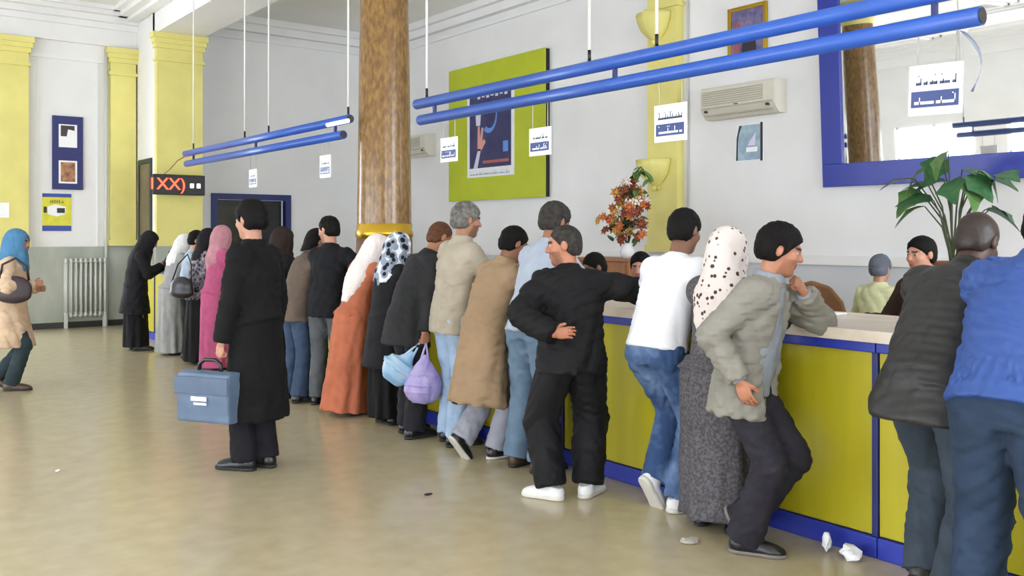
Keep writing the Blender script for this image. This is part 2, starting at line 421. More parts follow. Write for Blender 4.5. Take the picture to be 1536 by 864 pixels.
m_sign = mat('white_sign_board', 'f4f5f7', rough=.4)
m_band = mat('blue_sign_band', '33457e', rough=.4)
m_ink = mat('dark_blue_ink', '3c4a6e', rough=.5)
m_str = mat('grey_string', 'b9b7ac', rough=.8)
def script_strokes(b, y0, y1, z0, z1, x, r_, n):
    """unreadable cursive-like strokes in a strip of a board that faces -x"""
    y = y0
    while y < y1 - .012:
        w = r_.uniform(.008, .03); h = r_.uniform(.25, 1.0) * (z1 - z0)
        b.box((x - .0015, y, z0), (x, min(y + w, y1), z0 + (z1 - z0) * .28))
        if r_.random() < .7: b.box((x - .0015, y, z0), (x, y + .005, z0 + h))
        if r_.random() < .4: b.box((x - .0015, y + w * .4, z1 - .006), (x, y + w * .4 + .006, z1))
        y += w + r_.choice([.002, .002, .012])
def sign(y, w, z0, z1, label, seed, tilt=0.0):
    r_ = random.Random(seed)
    t = empty('hanging_sign', (XP, y, z0)); tag(t, label, 'sign', 'signs hung under the blue tubes'); h = z1 - z0
    t.rotation_euler = (math.radians(tilt), 0, 0)
    MB().box((-.006, -w / 2, 0), (.006, w / 2, h)).build('board', m_sign, t)
    MB().box((-.008, -w / 2 + .015, h * .16), (-.006, w / 2 - .015, h * .48)).build('band', m_band, t)
    b = MB(); script_strokes(b, -w / 2 + .03, w / 2 - .03, h * .22, h * .42, -.008, r_, 8); b.build('band_lettering', m_sign, t)['kind'] = 'stuff'
    b = MB(); script_strokes(b, -w / 2 + .03, w / 2 - .03, h * .60, h * .80, -.006, r_, 8); b.build('lettering', m_ink, t)['kind'] = 'stuff'
    for s_ in (-1, 1): MB().tube([(0, s_ * w * .36, h - .02), (0, s_ * w * .36, 2.55 - z0)], .0035, n=6).build('string', m_str, t)
sign(10.98, .24, 2.14, 2.36, 'small pale hanging sign above the blue-framed dark doorway', 1)
sign(8.98, .25, 2.16, 2.40, 'white hanging sign just before the marble column, over the counter end with the red display', 2)
sign(6.60, .25, 2.18, 2.39, 'white hanging sign with blue band beside the small air conditioner', 3)
sign(5.36, .25, 2.15, 2.36, 'white hanging sign with blue band overlapping the green board edge', 4)
sign(4.04, .27, 2.15, 2.39, 'white hanging sign in front of the yellow pilaster with wall sconces', 5)
sign(2.30, .27, 2.14, 2.39, 'white hanging sign in front of the big blue-framed mirror', 6, tilt=2)

# ------------------------------------------------------------------ red display on the pier
t = empty('led_display', (4.83, 15.22, 2.2)); tag(t, 'black electronic queue display with glowing red characters on yellow pier', 'display')
MB().bbox((-.42, -.05, 0), (.42, .05, .33), .012).build('case', m_black, t)
m_red = mat('red_led', 'ff3018', rough=.4, emit='ff3a22', estr=7)
me = text_mesh('1XX)', .27); o = link('lettering', me, m_red, t); o.location = (-.20, -.055, .165); o.rotation_euler = (math.radians(90), 0, 0)
m_wled = mat('white_led', 'ffffff', rough=.4, emit='ffffff', estr=4)
for dx in (.20, .31): MB().bbox((dx - .03, -.058, .12), (dx + .03, -.05, .19), .003).build('lamp', m_wled, t)
MB().box((-.04, .05, .1), (.04, .17, .2)).build('mounting_bracket', m_black, t)
tag(MB().tube([(4.6, 15.2, 2.54), (4.5, 14.6, 2.57), (4.4, 13.9, 2.66), (4.4, 13.57, 2.7)], .006, n=6).build('cable', m_black), 'thin black cable from blue tubes to the red display', 'cable')

# ------------------------------------------------------------------ things on the staff wall
m_lime = mat('lime_green_board', 'b4c01e', rough=.5, noise=.05, nscale=2)
t = empty('poster_board', (X_WALL, 12.58, 2.15)); tag(t, 'large lime green board with a dark blue poster on staff wall', 'board')
MB().bbox((-.10, -1.38, 0), (-.085, 1.38, 2.38), .003).build('panel', m_lime, t)
MB().box((-.085, -1.37, .01), (-.003, 1.37, 2.37)).build('backing', m_black, t)
MB().box((-.108, -.58, .40), (-.10, .78, 1.93)).build('poster_margin', mat('poster_white', 'eceef2', rough=.4), t)
MB().box((-.111, -.50, .56), (-.108, .70, 1.93)).build('poster_print', mat('poster_navy', '22285e', rough=.35, col2='3c3a66', nscale=3), t)
# hand and arm reaching up, a pale blue crescent and lines of print (flat printing on the poster; +y is the image's left)
m_flesh = mat('poster_flesh', 'd79a93', rough=.5); m_pale = mat('poster_pale', 'd8d4ea', rough=.5); m_cyan = mat('poster_cyan', '5f8fe0', rough=.5)
RX = Matrix(((0, 0, 1, -.1115), (1, 0, 0, 0), (0, 1, 0, 0), (0, 0, 0, 1)))
MB().prism([(.58, .56), (.46, .56), (.36, .88), (.44, .9)], -.001, .001, RX).build('poster_sleeve', m_pale, t)
MB().prism([(.46, .86), (.34, .86), (.22, 1.0), (.26, 1.06), (.32, 1.02), (.28, 1.25), (.34, 1.26), (.38, 1.08), (.40, 1.3), (.45, 1.28), (.46, 1.0)], -.001, .001, RX).build('poster_hand', m_flesh, t)
MB().prism([(.50, 1.3), (.38, 1.3), (.36, 1.5), (.42, 1.62), (.52, 1.55)], -.001, .001, RX).build('poster_figure', m_pale, t)
cr = [(.12 + .24 * math.cos(a), 1.45 + .30 * math.sin(a)) for a in np.linspace(-2.2, 1.0, 14)] + [(.15 + .18 * math.cos(a), 1.47 + .24 * math.sin(a)) for a in np.linspace(1.0, -2.2, 14)]
MB().prism([(-p[0] + .25, p[1]) for p in cr], -.001, .001, RX).build('poster_crescent', m_cyan, t)
b = MB(); r_ = random.Random(3)
for i in range(7): b.box((-.1125, -.40 + i * .13, 1.76 + .02 * (i % 2)), (-.111, -.32 + i * .13, 1.86))
b.build('poster_title', m_pale, t)
MB().box((-.1125, -.44, .63), (-.111, .30, .68)).build('poster_caption', mat('poster_orange', 'b0605a', rough=.5), t)
MB().box((-.1125, -.42, .80), (-.111, -.28, .98)).build('poster_emblem', m_cyan, t)
b = MB(); script_strokes(b, -.45, .7, .44, .50, -.1085, r_, 10); b.build('poster_small_print', mat('poster_grey', '9aa0ac', rough=.5), t)['kind'] = 'stuff'

m_ac = mat('cream_plastic', 'd6d2c4', rough=.45, noise=.03)
m_grille = mat('grille_beige', 'b3ad9c', rough=.5)
def aircon(y0, y1, z0, z1, label):
    t = empty('air_conditioner', (X_WALL, (y0 + y1) / 2, z0)); tag(t, label, 'air conditioner', 'wall air conditioners behind the counter')
    w = (y1 - y0) / 2; h = z1 - z0
    prof = [(0, 0), (-.14, 0), (-.21, .06), (-.25, .12), (-.25, h - .03), (-.23, h), (0, h)]
    b = MB(); v = [(x, -w, z) for x, z in prof] + [(x, w, z) for x, z in prof]; n = len(prof)
    b.add(v, [tuple(range(n)), tuple(reversed(range(n, 2 * n)))] + [(i, n + i, n + (i + 1) % n, (i + 1) % n) for i in range(n)]); b.build('case', m_ac, t)
    for i in range(7):
        MB().bbox((-.262, -w + .16, h * .42 + i * .027), (-.248, w - .03, h * .42 + i * .027 + .014), .003).build('slat', m_grille, t)
    MB().bbox((-.26, -w + .02, h * .30), (-.24, w - .02, h * .36), .004).build('seam', m_grille, t)
    MB().box((-.235, -w + .05, .035), (-.17, w - .05, .05)).build('air_flap', m_grille, t)
    for y in (-w + .1, w - .08): MB().bbox((-.258, y - .02, h * .2), (-.22, y + .02, h * .27), .004).build('clip', m_black, t)
    MB().box((-.256, -.03, h * .31), (-.25, .03, h * .39)).build('badge', m_black, t)
aircon(6.75, 7.88, 3.03, 3.43, 'cream wall air conditioner above a small blue poster')
aircon(14.55, 15.6, 3.04, 3.45, 'cream wall air conditioner partly behind the marble column')

t = empty('framed_picture', (X_WALL, 7.32, 3.72)); tag(t, 'gold framed picture high above the wall air conditioner', 'picture')
for lo, hi in (((-.04, -.30, 0), (0, -.25, .72)), ((-.04, .25, 0), (0, .30, .72)), ((-.04, -.25, 0), (0, .25, .05)), ((-.04, -.25, .67), (0, .25, .72))):
    MB().bbox(lo, hi, .008).build('frame_rail', m_gold, t)
MB().box((-.02, -.25, .05), (-.005, .25, .67)).build('print', mat('picture_print', '3a4a80', rough=.3, col2='8a7a9a', nscale=7), t)
MB().prism([(.10, .06), (-.14, .06), (-.12, .36), (-.02, .46), (.06, .36)], -.022, -.021, Matrix(((0, 0, 1, 0), (1, 0, 0, 0), (0, 1, 0, 0), (0, 0, 0, 1)))).build('picture_dark_shape', mat('picture_dark', '2c2530', rough=.3), t)
MB().prism([(.22, .06), (.12, .06), (.10, .5), (.2, .55)], -.0225, -.0215, Matrix(((0, 0, 1, 0), (1, 0, 0, 0), (0, 1, 0, 0), (0, 0, 0, 1)))).build('picture_red_shape', mat('picture_red', '9a5660', rough=.3), t)

t = empty('wall_poster', (X_WALL, 7.30, 2.47)); tag(t, 'small blue-grey poster pinned below the wall air conditioner', 'poster')
MB().box((-.012, -.21, 0), (0, .21, .48)).build('sheet', mat('poster_sheet', 'e8ecf0', rough=.4), t)
RZ = Matrix(((0, 0, 1, 0), (1, 0, 0, 0), (0, 1, 0, 0), (0, 0, 0, 1)))
MB().prism([(.17, .02), (-.17, .02), (-.17, .46), (.11, .46), (.15, .36), (.17, .25)], -.014, -.012, RZ).build('print', mat('poster_steel_blue', '7f9db4', rough=.4, col2='a9bfce', nscale=9), t)
MB().prism([(.2, .02), (.17, .02), (.17, .25), (.15, .36), (.11, .46), (.15, .46), (.19, .3)], -.0145, -.0125, RZ).build('dark_edge', m_black, t)
MB().box((-.0145, -.21, .0), (-.012, -.175, .48)).build('dark_edge', m_black, t)
MB().box((-.016, -.13, .12), (-.014, .04, .18)).build('white_caption', m_sign, t)
MB().prism([(.02, .2), (-.10, .2), (-.10, .36)], -.0155, -.0145, RZ).build('white_shape', m_pale, t)

# mirror: hung with its top leaning slightly out
t = empty('wall_mirror', (X_WALL - .03, 4.6, 2.10)); t.rotation_euler = (0, math.radians(-3.0), 0)
tag(t, 'large blue framed mirror on the staff wall', 'mirror')
HW, HH, FW = 1.6, 2.5, .26
m_mirframe = mat('royal_blue_frame', '263698', rough=.3, noise=.03)
for lo, hi in (((-.05, -HW, 0), (0, HW, FW)), ((-.05, -HW, HH - FW), (0, HW, HH)), ((-.05, -HW, FW), (0, -HW + FW, HH - FW)), ((-.05, HW - FW, FW), (0, HW, HH - FW))):
    MB().bbox(lo, hi, .006).build('frame_rail', m_mirframe, t)
MB().box((-.02, -HW + FW, FW), (-.002, HW - FW, HH - FW)).build('mirror_glass', mat('mirror_silver', 'f2f4f6', rough=.02, metal=1.0), t)

def sconce(y, z, label):
    t = empty('wall_sconce', (X_WALL - .12, y, z)); tag(t, label, 'wall lamp', 'shell wall sconces on the yellow pilaster')
    b = MB(); N = 18; vs = []; fs = []
    prof = [(.03, -.02), (.05, .0), (.13, .05), (.21, .14), (.26, .26), (.28, .36)]
    for r, zz in prof:
        for i in range(N + 1):
            a = math.pi * i / N + math.pi / 2; rr = r * (1 + .03 * math.cos(a * 14)); vs.append((rr * math.cos(a), rr * math.sin(a), zz))
    for j in range(len(prof) - 1):
        for i in range(N): fs.append((j * (N + 1) + i, j * (N + 1) + i + 1, (j + 1) * (N + 1) + i + 1, (j + 1) * (N + 1) + i))
    o = b.add(vs, fs, True).build('bowl', m_yel, t); md = o.modifiers.new('t', 'SOLIDIFY'); md.thickness = .012
    MB().tube([(-.05, 0, -.07), (-.05, 0, .0)], [.02, .04], n=10).build('finial', m_yel, t)
    MB().bbox((-.02, -.06, -.05), (0, .06, .3), .006).build('back_plate', m_yel, t)
sconce(8.78, 4.22, 'yellow shell sconce above the blue tubes on pilaster')
sconce(8.78, 2.22, 'yellow shell sconce beside the orange flowers')
tag(MB().tube([(X_WALL - .02, 8.30, 1.9), (X_WALL - .02, 8.30, 5.1)], .014, n=8).build('cable_conduit', mat('grey_conduit', 'c7c8c4', rough=.5)), 'thin grey cable conduit running up beside the pilaster', 'conduit')

# ------------------------------------------------------------------ end wall: notice boards, radiator, heating pipe
t = empty('notice_board', (3.44, Y_END - .006, 2.30)); tag(t, 'tall dark blue board with two small pictures above radiator', 'board')
MB().bbox((-.235, -.04, 0), (.235, 0, 1.22), .006).build('panel', m_navy, t)
for z in (.70, .10):
    MB().box((-.14, -.046, z), (.14, -.04, z + .38)).build('sheet', m_sign, t)
MB().box((-.11, -.049, .13), (.11, -.046, .45)).build('print', mat('brown_portrait_print', '6a3a30', rough=.4, col2='c08a5a', nscale=11), t)
MB().prism([(-.11, .88), (-.02, .88), (.0, 1.0), (.10, .98), (.10, 1.06), (-.11, 1.06)], 2.346 - 2.3, 2.349 - 2.3, Matrix(((1, 0, 0, 0), (0, 0, -1, 0), (0, 1, 0, 0), (0, 0, 0, 1)))).build('print', mat('dark_print', '33252c', rough=.4), t)
t = empty('wall_poster', (3.28, Y_END, 1.61)); tag(t, 'yellow poster with blue edges next to the radiator board', 'poster')
MB().box((-.22, -.012, 0), (.22, 0, .62)).build('sheet', mat('poster_yellow', 'd9d430', rough=.4, noise=.1, nscale=8), t)
MB().box((-.22, -.014, 0), (.22, -.012, .09)).build('blue_band', m_blue, t); MB().box((-.22, -.014, .56), (.22, -.012, .62)).build('blue_band', m_blue, t)
MB().prism([(-.14, .28), (.0, .24), (.13, .28), (.14, .40), (-.02, .44), (-.14, .40)], .012, .0145, Matrix(((1, 0, 0, 0), (0, 0, -1, 0), (0, 1, 0, 0), (0, 0, 0, 1)))).build('print', m_sign, t)
MB().box((.0, -.017, .3), (.12, -.0145, .38)).build('print', m_dark, t); MB().box((-.2, -.0145, .3), (-.15, -.012, .4)).build('print', m_dark, t)
b = MB(); script_t = random.Random(5)
for i in range(8): b.box((-.1 + i * .026, -.0145, .46), (-.085 + i * .026, -.012, .46 + script_t.uniform(.02, .06)))
b.build('lettering', mat('poster_olive', '6e6a18', rough=.5), t)
tag(MB().box((2.40, Y_END - .152, 1.82), (2.56, Y_END - .142, 2.06)).build('paper_notice', m_sign), 'small white paper notice on the yellow pilaster', 'notice')

m_rad = mat('radiator_enamel', 'c9cbc4', rough=.4)
t = empty('radiator', (3.69, Y_END - .13, 0)); tag(t, 'pale cast iron column radiator below the blue board', 'radiator')
sec = MB()
sec.tube([(0, -.055, .25), (0, -.055, 1.08)], .020, n=8); sec.tube([(0, .055, .25), (0, .055, 1.08)], .020, n=8)
sec.tube([(0, -.055, 1.08), (0, -.03, 1.14), (0, .03, 1.14), (0, .055, 1.08)], .022, n=8); sec.tube([(0, -.055, .26), (0, -.03, .2), (0, .03, .2), (0, .055, .26)], .022, n=8)
sme = sec.mesh('radiator_section'); sme.materials.append(m_rad)
for i in range(9):
    o = link('section', sme, None, t); o.location = (-.30 + i * .075, 0, 0)
for z in (.21, 1.10): MB().tube([(-.32, 0, z), (.305, 0, z)], .022, n=10).build('header_pipe', m_rad, t)
for x in (-.30, .30): MB().box((x - .02, -.05, 0), (x + .02, .05, .22)).build('leg', m_rad, t)
tag(MB().tube([(4.03, Y_END - .08, 0), (4.03, Y_END - .08, 4.72)], .028, n=12).build('heating_pipe', m_rad), 'tall pale heating pipe rising beside the radiator', 'pipe')

# ------------------------------------------------------------------ behind the counter: cabinet, flowers, plant, chair
m_wood = mat('light_brown_wood', 'a06a40', rough=.5, noise=.15, nscale=4, stretch=(4, 4, .5))
t = empty('wooden_cabinet', (8.65, 8.95, 0)); tag(t, 'light brown wooden cabinet under the orange flowers', 'cabinet')
MB().bbox((-.35, -.6, 0), (.35, .6, 1.20), .008).build('body', m_wood, t)
MB().bbox((-.38, -.63, 1.20), (.38, .63, 1.24), .006).build('top', m_wood, t)
for s_ in (-1, 1):
    dd = MB().bbox((-.37, min(0, s_ * .58) + .01, .06), (-.35, max(0, s_ * .58) - .01, 1.16), .005).build('door', m_wood, t)
    MB().bbox((-.395, s_ * .08 - .01, .55), (-.37, s_ * .08 + .01, .68), .004).build('handle', m_gold, dd)

def leaf_mesh(name, L, W, droop=.3, fold=.12, lobes=0, nseg=8):
    vs = []; fs = []
    for i in range(nseg + 1):
        q = i / nseg; w = W * math.sin(math.pi * (q ** .75)) ** .8 * (1 - .15 * q)
        if lobes: w *= 1 - .35 * abs(math.sin(q * math.pi * lobes))
        x = L * q; z = -droop * L * q * q
        vs += [(x, -w, z + fold * w), (x, 0, z), (x, w, z + fold * w)]
    for i in range(nseg):
        a = 3 * i; fs += [(a, a + 1, a + 4, a + 3), (a + 1, a + 2, a + 5, a + 4)]
    n = len(vs); vs += [(x, y, z - .004) for x, y, z in vs]; fs += [tuple(reversed([i + n for i in q])) for q in fs]
    return MB().add(vs, fs, True).mesh(name)

m_leaf = mat('dark_green_leaf', '2c5a35', rough=.4, col2='47754a', nscale=10)
m_leaf2 = mat('mid_green_leaf', '4e7a3c', rough=.45, col2='6c9152', nscale=12)
m_stem = mat('brown_green_stem', '4c5238', rough=.6)
FX, FY, FZ = 8.45, 8.5, 1.24
t = empty('flower_arrangement', (FX, FY, FZ)); tag(t, 'artificial arrangement of orange and rust flowers in white vase', 'flowers')
MB().lathe([(0, 0), (.07, 0), (.10, .05), (.10, .10), (.06, .17), (.075, .2), (.06, .2), (.05, .16)], n=24).build('vase', mat('white_ceramic', 'e8e8ea', rough=.25), t)
fm = MB()
for kx in range(7):
    a = 2 * math.pi * kx / 7
    vs = [(0, 0, 0), (.035 * math.cos(a - .45), .035 * math.sin(a - .45), .02), (.062 * math.cos(a), .062 * math.sin(a), .012), (.035 * math.cos(a + .45), .035 * math.sin(a + .45), .02), (.03 * math.cos(a), .03 * math.sin(a), .03)]
    fm.add(vs, [(0, 1, 4), (1, 2, 4), (2, 3, 4), (3, 0, 4), (0, 3, 2, 1)], True)
fm.add([(.02 * math.cos(i * math.pi / 3), .02 * math.sin(i * math.pi / 3), .02) for i in range(6)] + [(0, 0, .045)], [(i, (i + 1) % 6, 6) for i in range(6)], True)
fmesh0 = fm.mesh('blossom')
fcols = [mat('blossom_orange', 'd27a42', rough=.6), mat('blossom_rust', '9c4030', rough=.6), mat('blossom_gold', 'cf9a4a', rough=.6), mat('blossom_white', 'efe6dc', rough=.6), mat('blossom_brown', '8f4a32', rough=.6)]
fmeshes = []
for c_ in fcols:
    q = fmesh0.copy(); q.materials.append(c_); fmeshes.append(q)
lm = leaf_mesh('small_leaf', .14, .035); lm.materials.append(m_leaf2)
lmd = leaf_mesh('small_leaf_dark', .16, .04); lmd.materials.append(m_leaf)
rf = random.Random(12)
def aim(o, d, roll=0.0):
    o.rotation_mode = 'QUATERNION'; o.rotation_quaternion = Vector(d).to_track_quat('Z', 'Y') @ Euler((0, 0, roll)).to_quaternion()
ims = Vector((-.79 * -1, .61 * -1, 0))    # horizontal spread direction of the fan (parallel to the wall's far end view)
sp = Vector((0, 1, 0))
for i in range(64):
    q = rf.random(); hgt = .24 + .76 * (q ** .95)
    spread = (.40 if hgt < .6 else .30 * (1.05 - hgt) / .5 + .06)
    a = rf.uniform(-1, 1) * spread; dpt = rf.uniform(-.16, .16)
    cx = Vector((dpt, a + .16 * (.55 - hgt) * -1 * -1, hgt))
    o = link('blossom', rf.choice(fmeshes), None, t); o.location = cx
    aim(o, (-1 + rf.uniform(-.5, .5), rf.uniform(-.9, .5), rf.uniform(-.3, .8)), rf.uniform(0, 6)); s_ = rf.uniform(1.05, 1.75); o.scale = (s_, s_, s_)
for i in range(52):
    hgt = rf.uniform(.18, 1.0); a = rf.uniform(-.26, .26) * (1.3 - hgt); 
    o = link('leaf', rf.choice([lm, lmd]), None, t); o.location = (rf.uniform(-.1, .1), a + .16 * (.55 - hgt), hgt)
    o.rotation_euler = (rf.uniform(-.5, .5), rf.uniform(-1.2, .7), rf.uniform(0, 6.28))
b = MB()
for i in range(12):
    a = rf.uniform(-.25, .25); hgt = rf.uniform(.5, .95); b.tube([(0, 0, .15), (rf.uniform(-.04, .04), a * .4, hgt * .5), (rf.uniform(-.08, .08), a, hgt)], .006, n=6)
b.build('stems', m_stem, t)
for j in range(3):                                   # trailing sprig that arches over beside the sconce
    pts = [(0, -.02, .8), (-.03, -.12 - .03 * j, 1.08), (-.05, -.28 - .04 * j, 1.17 - .03 * j), (-.05, -.40 - .03 * j, 1.06 - .05 * j)]
    MB().tube(pts, .01, n=6).build('arching_stem', m_leaf2, t)
    for q in range(6):
        p0 = Vector(pts[1 + q // 3]).lerp(Vector(pts[2 + q // 3]), (q % 3) / 3)
        o = link('leaf', lm, None, t); o.location = p0; o.rotation_euler = (rf.uniform(-.5, .5), rf.uniform(0, .8), rf.uniform(0, 6.28))

t = empty('side_table', (8.55, 4.28, 0)); tag(t, 'small wooden table carrying the potted plant by the wall', 'table')
MB().bbox((-.3, -.3, .92), (.3, .3, .96), .006).build('table_top', m_wood, t)
for sx in (-1, 1):
    for sy in (-1, 1): MB().box((sx * .26 - .02, sy * .26 - .02, 0), (sx * .26 + .02, sy * .26 + .02, .92)).build('leg', m_wood, t)
t = empty('potted_plant', (8.55, 4.28, .96)); tag(t, 'leafy green potted plant standing below the blue-framed mirror', 'plant')
MB().lathe([(0, 0), (.12, 0), (.17, .3), (.19, .3), (.19, .34), (.16, .34), (.15, .28), (0, .28)], n=24).build('pot', mat('terracotta_pot', '9a5a3c', rough=.7, noise=.1), t)
bigl = []
for j, (L, W, d_, lb) in enumerate(((.32, .17, .45, 2), (.28, .16, .7, 2), (.27, .13, .35, 2))):
    q = leaf_mesh('large_leaf', L, W, d_, .15, lb, 10); q.materials.append(m_leaf if j != 1 else m_leaf2); bigl.append(q)
rp = random.Random(4)
lvs = [((-.05, .36, 1.13), 2.2), ((0, .28, 1.22), 2.6), ((-.06, .22, 1.06), 1.9), ((.02, .12, 1.32), 1.2), ((-.04, .04, 1.38), 2.4), ((.03, -.06, 1.20), -1.2),
       ((-.05, -.14, 1.14), -1.8), ((-.02, -.24, 1.18), -1.5), ((.04, -.3, 1.10), -1.3), ((-.04, .18, .92), 2.0), ((-.05, .26, .86), 1.9), ((-.02, -.36, .84), -1.6),
       ((-.03, -.30, .82), -1.5), ((.0, -.12, 1.06), -2.2), ((0, .10, 1.12), 2.6), ((-.08, -.02, 1.1), 3.1), ((.0, .34, 1.02), 1.7), ((.0, -.40, 1.14), -1.9)]
for j, (p, a) in enumerate(lvs):
    base = Vector((rp.uniform(-.03, .03), rp.uniform(-.03, .03), .28)); pv = Vector(p)
    MB().tube([base, base.lerp(pv, .55) + Vector((0, -pv.y * .18, .06)), pv], [.010, .008, .005], n=6).build('stem', m_stem, t)
    o = link('leaf', bigl[j % 3], None, t); o.location = pv; o.rotation_euler = (rp.uniform(-.5, .5), rp.uniform(-.25, .6), a + rp.uniform(-.4, .4))

# brown padded swivel chair behind the counter
t = empty('office_chair', (5.60, 3.80, 0), math.radians(-58)); tag(t, 'brown padded chair with rounded back behind the counter', 'chair')
m_br = fabric('brown_upholstery', '6f4f32', noise=.15)
ch = [(-.25, .0), (.25, .0), (.25, .18), (.20, .36), (.12, .46), (0, .50), (-.12, .46), (-.20, .36), (-.25, .18)]
o = MB().prism(ch, -.04, .04, Matrix(((1, 0, 0, 0), (0, 0, 1, -.24), (0, 1, 0, .74), (0, 0, 0, 1)))).build('backrest', m_br, t); bv = o.modifiers.new('b', 'BEVEL'); bv.width = .02; bv.segments = 3
MB().bbox((-.25, -.22, .50), (.25, .26, .59), .03).build('seat', m_br, t)
MB().box((-.03, -.25, .54), (.03, -.22, .80)).build('back_support', m_black, t)
MB().tube([(0, 0, .09), (0, 0, .5)], .025, n=12).build('pedestal', m_black, t)
for j in range(5):
    a = j * 2 * math.pi / 5; l = MB().tube([(0, 0, .10), (.28 * math.cos(a), .28 * math.sin(a), .07)], [.025, .016], n=8).build('leg', m_black, t)
    MB().tube([(.28 * math.cos(a) - .015, .28 * math.sin(a), .028), (.28 * math.cos(a) + .015, .28 * math.sin(a), .028)], .028, n=12).build('castor', m_black, l)
tag(MB().bbox((4.35, 3.0, 1.093), (4.75, 3.35, 1.10), .002).build('paper_form', m_sign), 'sheet of white paper lying on the worktop', 'paper')

# litter on the floor
def crumple(name, x, y, r, seed, m, label, sq=(1, 1, .6)):
    bm = bmesh.new(); bmesh.ops.create_icosphere(bm, subdivisions=2, radius=r); g = random.Random(seed)
    for v in bm.verts: v.co *= g.uniform(.7, 1.15); v.co = Vector((v.co.x * sq[0], v.co.y * sq[1], v.co.z * sq[2]))
    mz = min(v.co.z for v in bm.verts)
    me = bpy.data.meshes.new(name); bm.to_mesh(me); bm.free()
    o = link(name, me, m); o.location = (x, y, -mz); tag(o, label, 'litter', 'litter on the floor'); return o
m_paper = mat('crumpled_white_paper', 'eef0f4', rough=.7)
crumple('crumpled_paper', 3.94, 2.47, .042, 1, m_paper, 'larger crumpled white paper against the blue kick rail', (1.2, 1.5, .9))
crumple('crumpled_paper', 3.94, 2.60, .032, 2, m_paper, 'small upright twist of white paper by the kick rail', (.8, .7, 1.5))
crumple('crumpled_paper', 3.52, 3.10, .035, 3, mat('greyed_paper', 'b9b4aa', rough=.8), 'flat greyish scrap of paper near the polka dot headscarf woman', (1.5, 1.3, .35))
crumple('crumpled_paper', 1.30, 6.55, .014, 4, m_paper, 'tiny white speck of paper on the open floor', (1.2, 1, .6))
crumple('dry_leaf_scrap', 2.93, 4.62, .02, 5, m_black, 'dark scrap lying on the open floor', (1.4, .8, .3))

# ------------------------------------------------------------------ distance-field modelling of bodies and clothes
V = lambda *a: np.array(a, float)
def nrm(v):
    v = np.asarray(v, float); return v / (np.linalg.norm(v) + 1e-12)
def axis_coords(lo, hi, h, fine):
    xs = [lo]; x = lo
    while x < hi:
        st = h
        for a, b, hf in fine:
            if a - 1e-9 <= x < b: st = min(st, hf)
            elif x < a: st = min(st, max(a - x, hf))
        x += st; xs.append(x)
    return np.array(xs)

